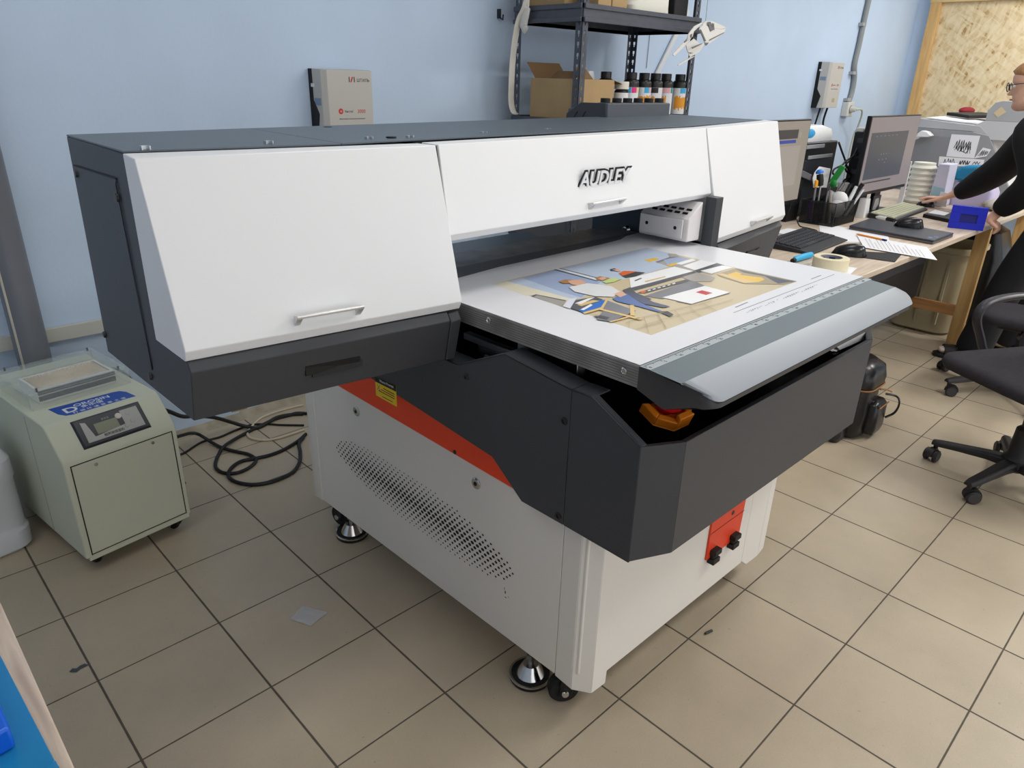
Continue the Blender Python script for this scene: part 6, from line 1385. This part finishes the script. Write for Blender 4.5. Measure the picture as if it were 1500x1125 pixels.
# sweater, trousers, shoes
M_swe = mat('sweater_black', (15, 14, 17), .9, bump=.5, bscale=500); M_tro = mat('trousers_black', (20, 20, 25), .85, bump=.3, bscale=400)
sw = skin_mesh([
    [((4.86, -1.365, .90), (.165, .125)), ((4.86, -1.34, 1.0), (.16, .12)), ((4.86, -1.29, 1.12), (.15, .115)), ((4.86, -1.215, 1.25), (.155, .115)), ((4.86, -1.15, 1.355), (.11, .085)), ((4.86, -1.125, 1.395), .070)],
    [((4.86, -1.15, 1.355), (.11, .085)), ((4.95, -1.135, 1.36), .09), ((5.04, -1.10, 1.335), .105), ((5.13, -1.01, 1.20), .105), ((5.20, -.935, 1.085), .100), ((5.215, -.82, .985), .085), ((5.217, -.74, .922), .060), ((5.217, -.705, .898), .042)],
    [((4.86, -1.15, 1.355), (.11, .085)), ((4.77, -1.145, 1.36), .09), ((4.68, -1.125, 1.335), .10), ((4.65, -1.19, 1.22), .10), ((4.625, -1.25, 1.10), .10), ((4.675, -1.17, .99), .088), ((4.712, -1.10, .915), .064), ((4.720, -1.080, .888), .050)]], 2)
from_mesh(sw, 'sweater', M_swe, PERSON)
tro = skin_mesh([
    [((4.86, -1.362, 1.0), (.145, .105)), ((4.86, -1.365, .93), (.16, .12)), ((4.775, -1.35, .86), .115), ((4.745, -1.245, .54), .100), ((4.72, -1.20, .30), .10), ((4.695, -1.165, .085), .105), ((4.692, -1.16, .035), .10)],
    [((4.86, -1.365, .93), (.16, .12)), ((4.955, -1.36, .86), .115), ((5.02, -1.31, .54), .100), ((5.04, -1.30, .30), .10), ((5.05, -1.285, .085), .105), ((5.05, -1.28, .035), .10)]], 2)
from_mesh(tro, 'trousers', M_tro, PERSON)
M_sho = mat('shoe_black', (22, 22, 24), .6)
for cx_, cy_, dx, dy in ((4.675, -1.095, -.50, .86), (5.055, -1.20, .08, 1.0)):
    d = V((dx, dy, 0)).normalized(); n_ = V((-d.y, d.x, 0)); c = V((cx_, cy_, 0))
    prf = [(-.12, .030), (-.09, .042), (-.02, .040), (.05, .050), (.10, .046), (.135, .022)]
    base_ = [c+d*a+n_*w for a, w in prf] + [c+d*a-n_*w for a, w in prf[::-1]]
    sh = MB().loft([[p+Z*.002 for p in base_], [p+Z*.026 for p in base_]]).build('shoe', M_sho, PERSON, .006)
    up = MB()
    for a0, a1, h in ((.0, .085, .072),):
        rg2 = []
        for a in (a0, (a0+a1)/2, a1):
            rg2.append([c+d*a+n_*(.052*math.cos(t_))+Z*(.022+h*.8*math.sin(t_)) for t_ in [math.pi*i/10 for i in range(11)]])
        up.loft(rg2)
    up.build('shoe_strap', M_sho, sh)
    sc = skin_mesh([[(tuple(c+d*-.075+Z*.09), .043), (tuple(c+d*-.065+Z*.06), .045), (tuple(c+d*.02+Z*.052), (.041, .027)), (tuple(c+d*.085+Z*.046), (.040, .021)), (tuple(c+d*.115+Z*.042), (.030, .016))]], 2)
    from_mesh(sc, 'sock', mat('sock_cream', (222, 206, 196), .8), PERSON)
# hair, eyes, glasses, lips, ring
hair = MB(); hs = []
for z, yf, yb, hw in ((-.085, -.045, -.085, .045), (-.06, -.015, -.10, .070), (-.03, .005, -.108, .080), (.0, .022, -.112, .083), (.03, .045, -.114, .086), (.052, .085, -.114, .087), (.072, .096, -.112, .084), (.095, .075, -.10, .073), (.115, .04, -.075, .052), (.127, -.005, -.04, .02)):
    ring = []
    for j in range(28):
        a = 2*math.pi*j/28; cy, sy = math.sin(a), math.cos(a); yc, hl = (yf+yb)/2, (yf-yb)/2
        ring.append(hp_(hw*math.copysign(abs(sy)**.85, sy), yc+hl*math.copysign(abs(cy)**.9, cy), z))
    hs.append(ring)
hair.loft(hs, 0, True, True)
hair.tube(smooth_path([hp_(0, -.10, .0), hp_(0, -.145, -.02), hp_(0, -.15, -.09), hp_(.01, -.14, -.17)]), [.03]*8+[.034]*8+[.028]*8+[.008], 12)
hr_ = hair.build('hair', mat('hair_ginger', (184, 134, 88), .55, noise=.3, nscale=60, bump=.8, bscale=120), PERSON, angle=80)
for s in (-1, 1):
    ey = MB().ball(hp_(.032*s, .077, .0), .0125, n=12).build('eye', mat('eye_white', (226, 222, 218), .3), PERSON)
    MB().ball(hp_(.032*s, .0845, .0), .0068, n=10).build('iris', mat('iris_dark', (52, 44, 40), .3), ey)
MB().tube(smooth_path([hp_(-.022, .088, -.0655), hp_(-.008, .0945, -.0625), hp_(.008, .0945, -.0625), hp_(.022, .088, -.0655)]), [.002]*2+[.0045]*21+[.002]*2, 8).build('lips', mat('lips', (176, 104, 98), .45), PERSON)
gl_ = MB()
for s in (-1, 1):
    rim = [hp_(.033*s+.026*math.cos(2*math.pi*i/16), .106, .0-.002+.021*math.sin(2*math.pi*i/16)) for i in range(17)]
    gl_.tube(rim, .0026, 8)
    gl_.tube([hp_(.058*s, .104, .006), hp_(.076*s, .06, .007), hp_(.078*s, -.01, .006), hp_(.074*s, -.03, -.01)], .0022, 8)
gl_.tube([hp_(-.008, .107, .002), hp_(0, .110, .004), hp_(.008, .107, .002)], .0022, 8)
go = gl_.build('glasses', mat('glasses_dark', (40, 40, 48), .3), PERSON)
ln_ = MB()
for s in (-1, 1): ln_.loft([[hp_(.033*s+.025*math.cos(2*math.pi*i/16), .1055, -.002+.020*math.sin(2*math.pi*i/16)) for i in range(16)], [hp_(.033*s+.025*math.cos(2*math.pi*i/16), .1065, -.002+.020*math.sin(2*math.pi*i/16)) for i in range(16)]])
ln_.build('lens', mat('lens_clear', (200, 205, 215), .05, alpha=.25), go)
MB().tube([V(L0)+V((.0195, -.036, -.004))+V((.0133*math.cos(a), 0, .0133*math.sin(a))) for a in [2*math.pi*i/14 for i in range(15)]], .0016, 6).build('ring', M_chrome, PERSON)
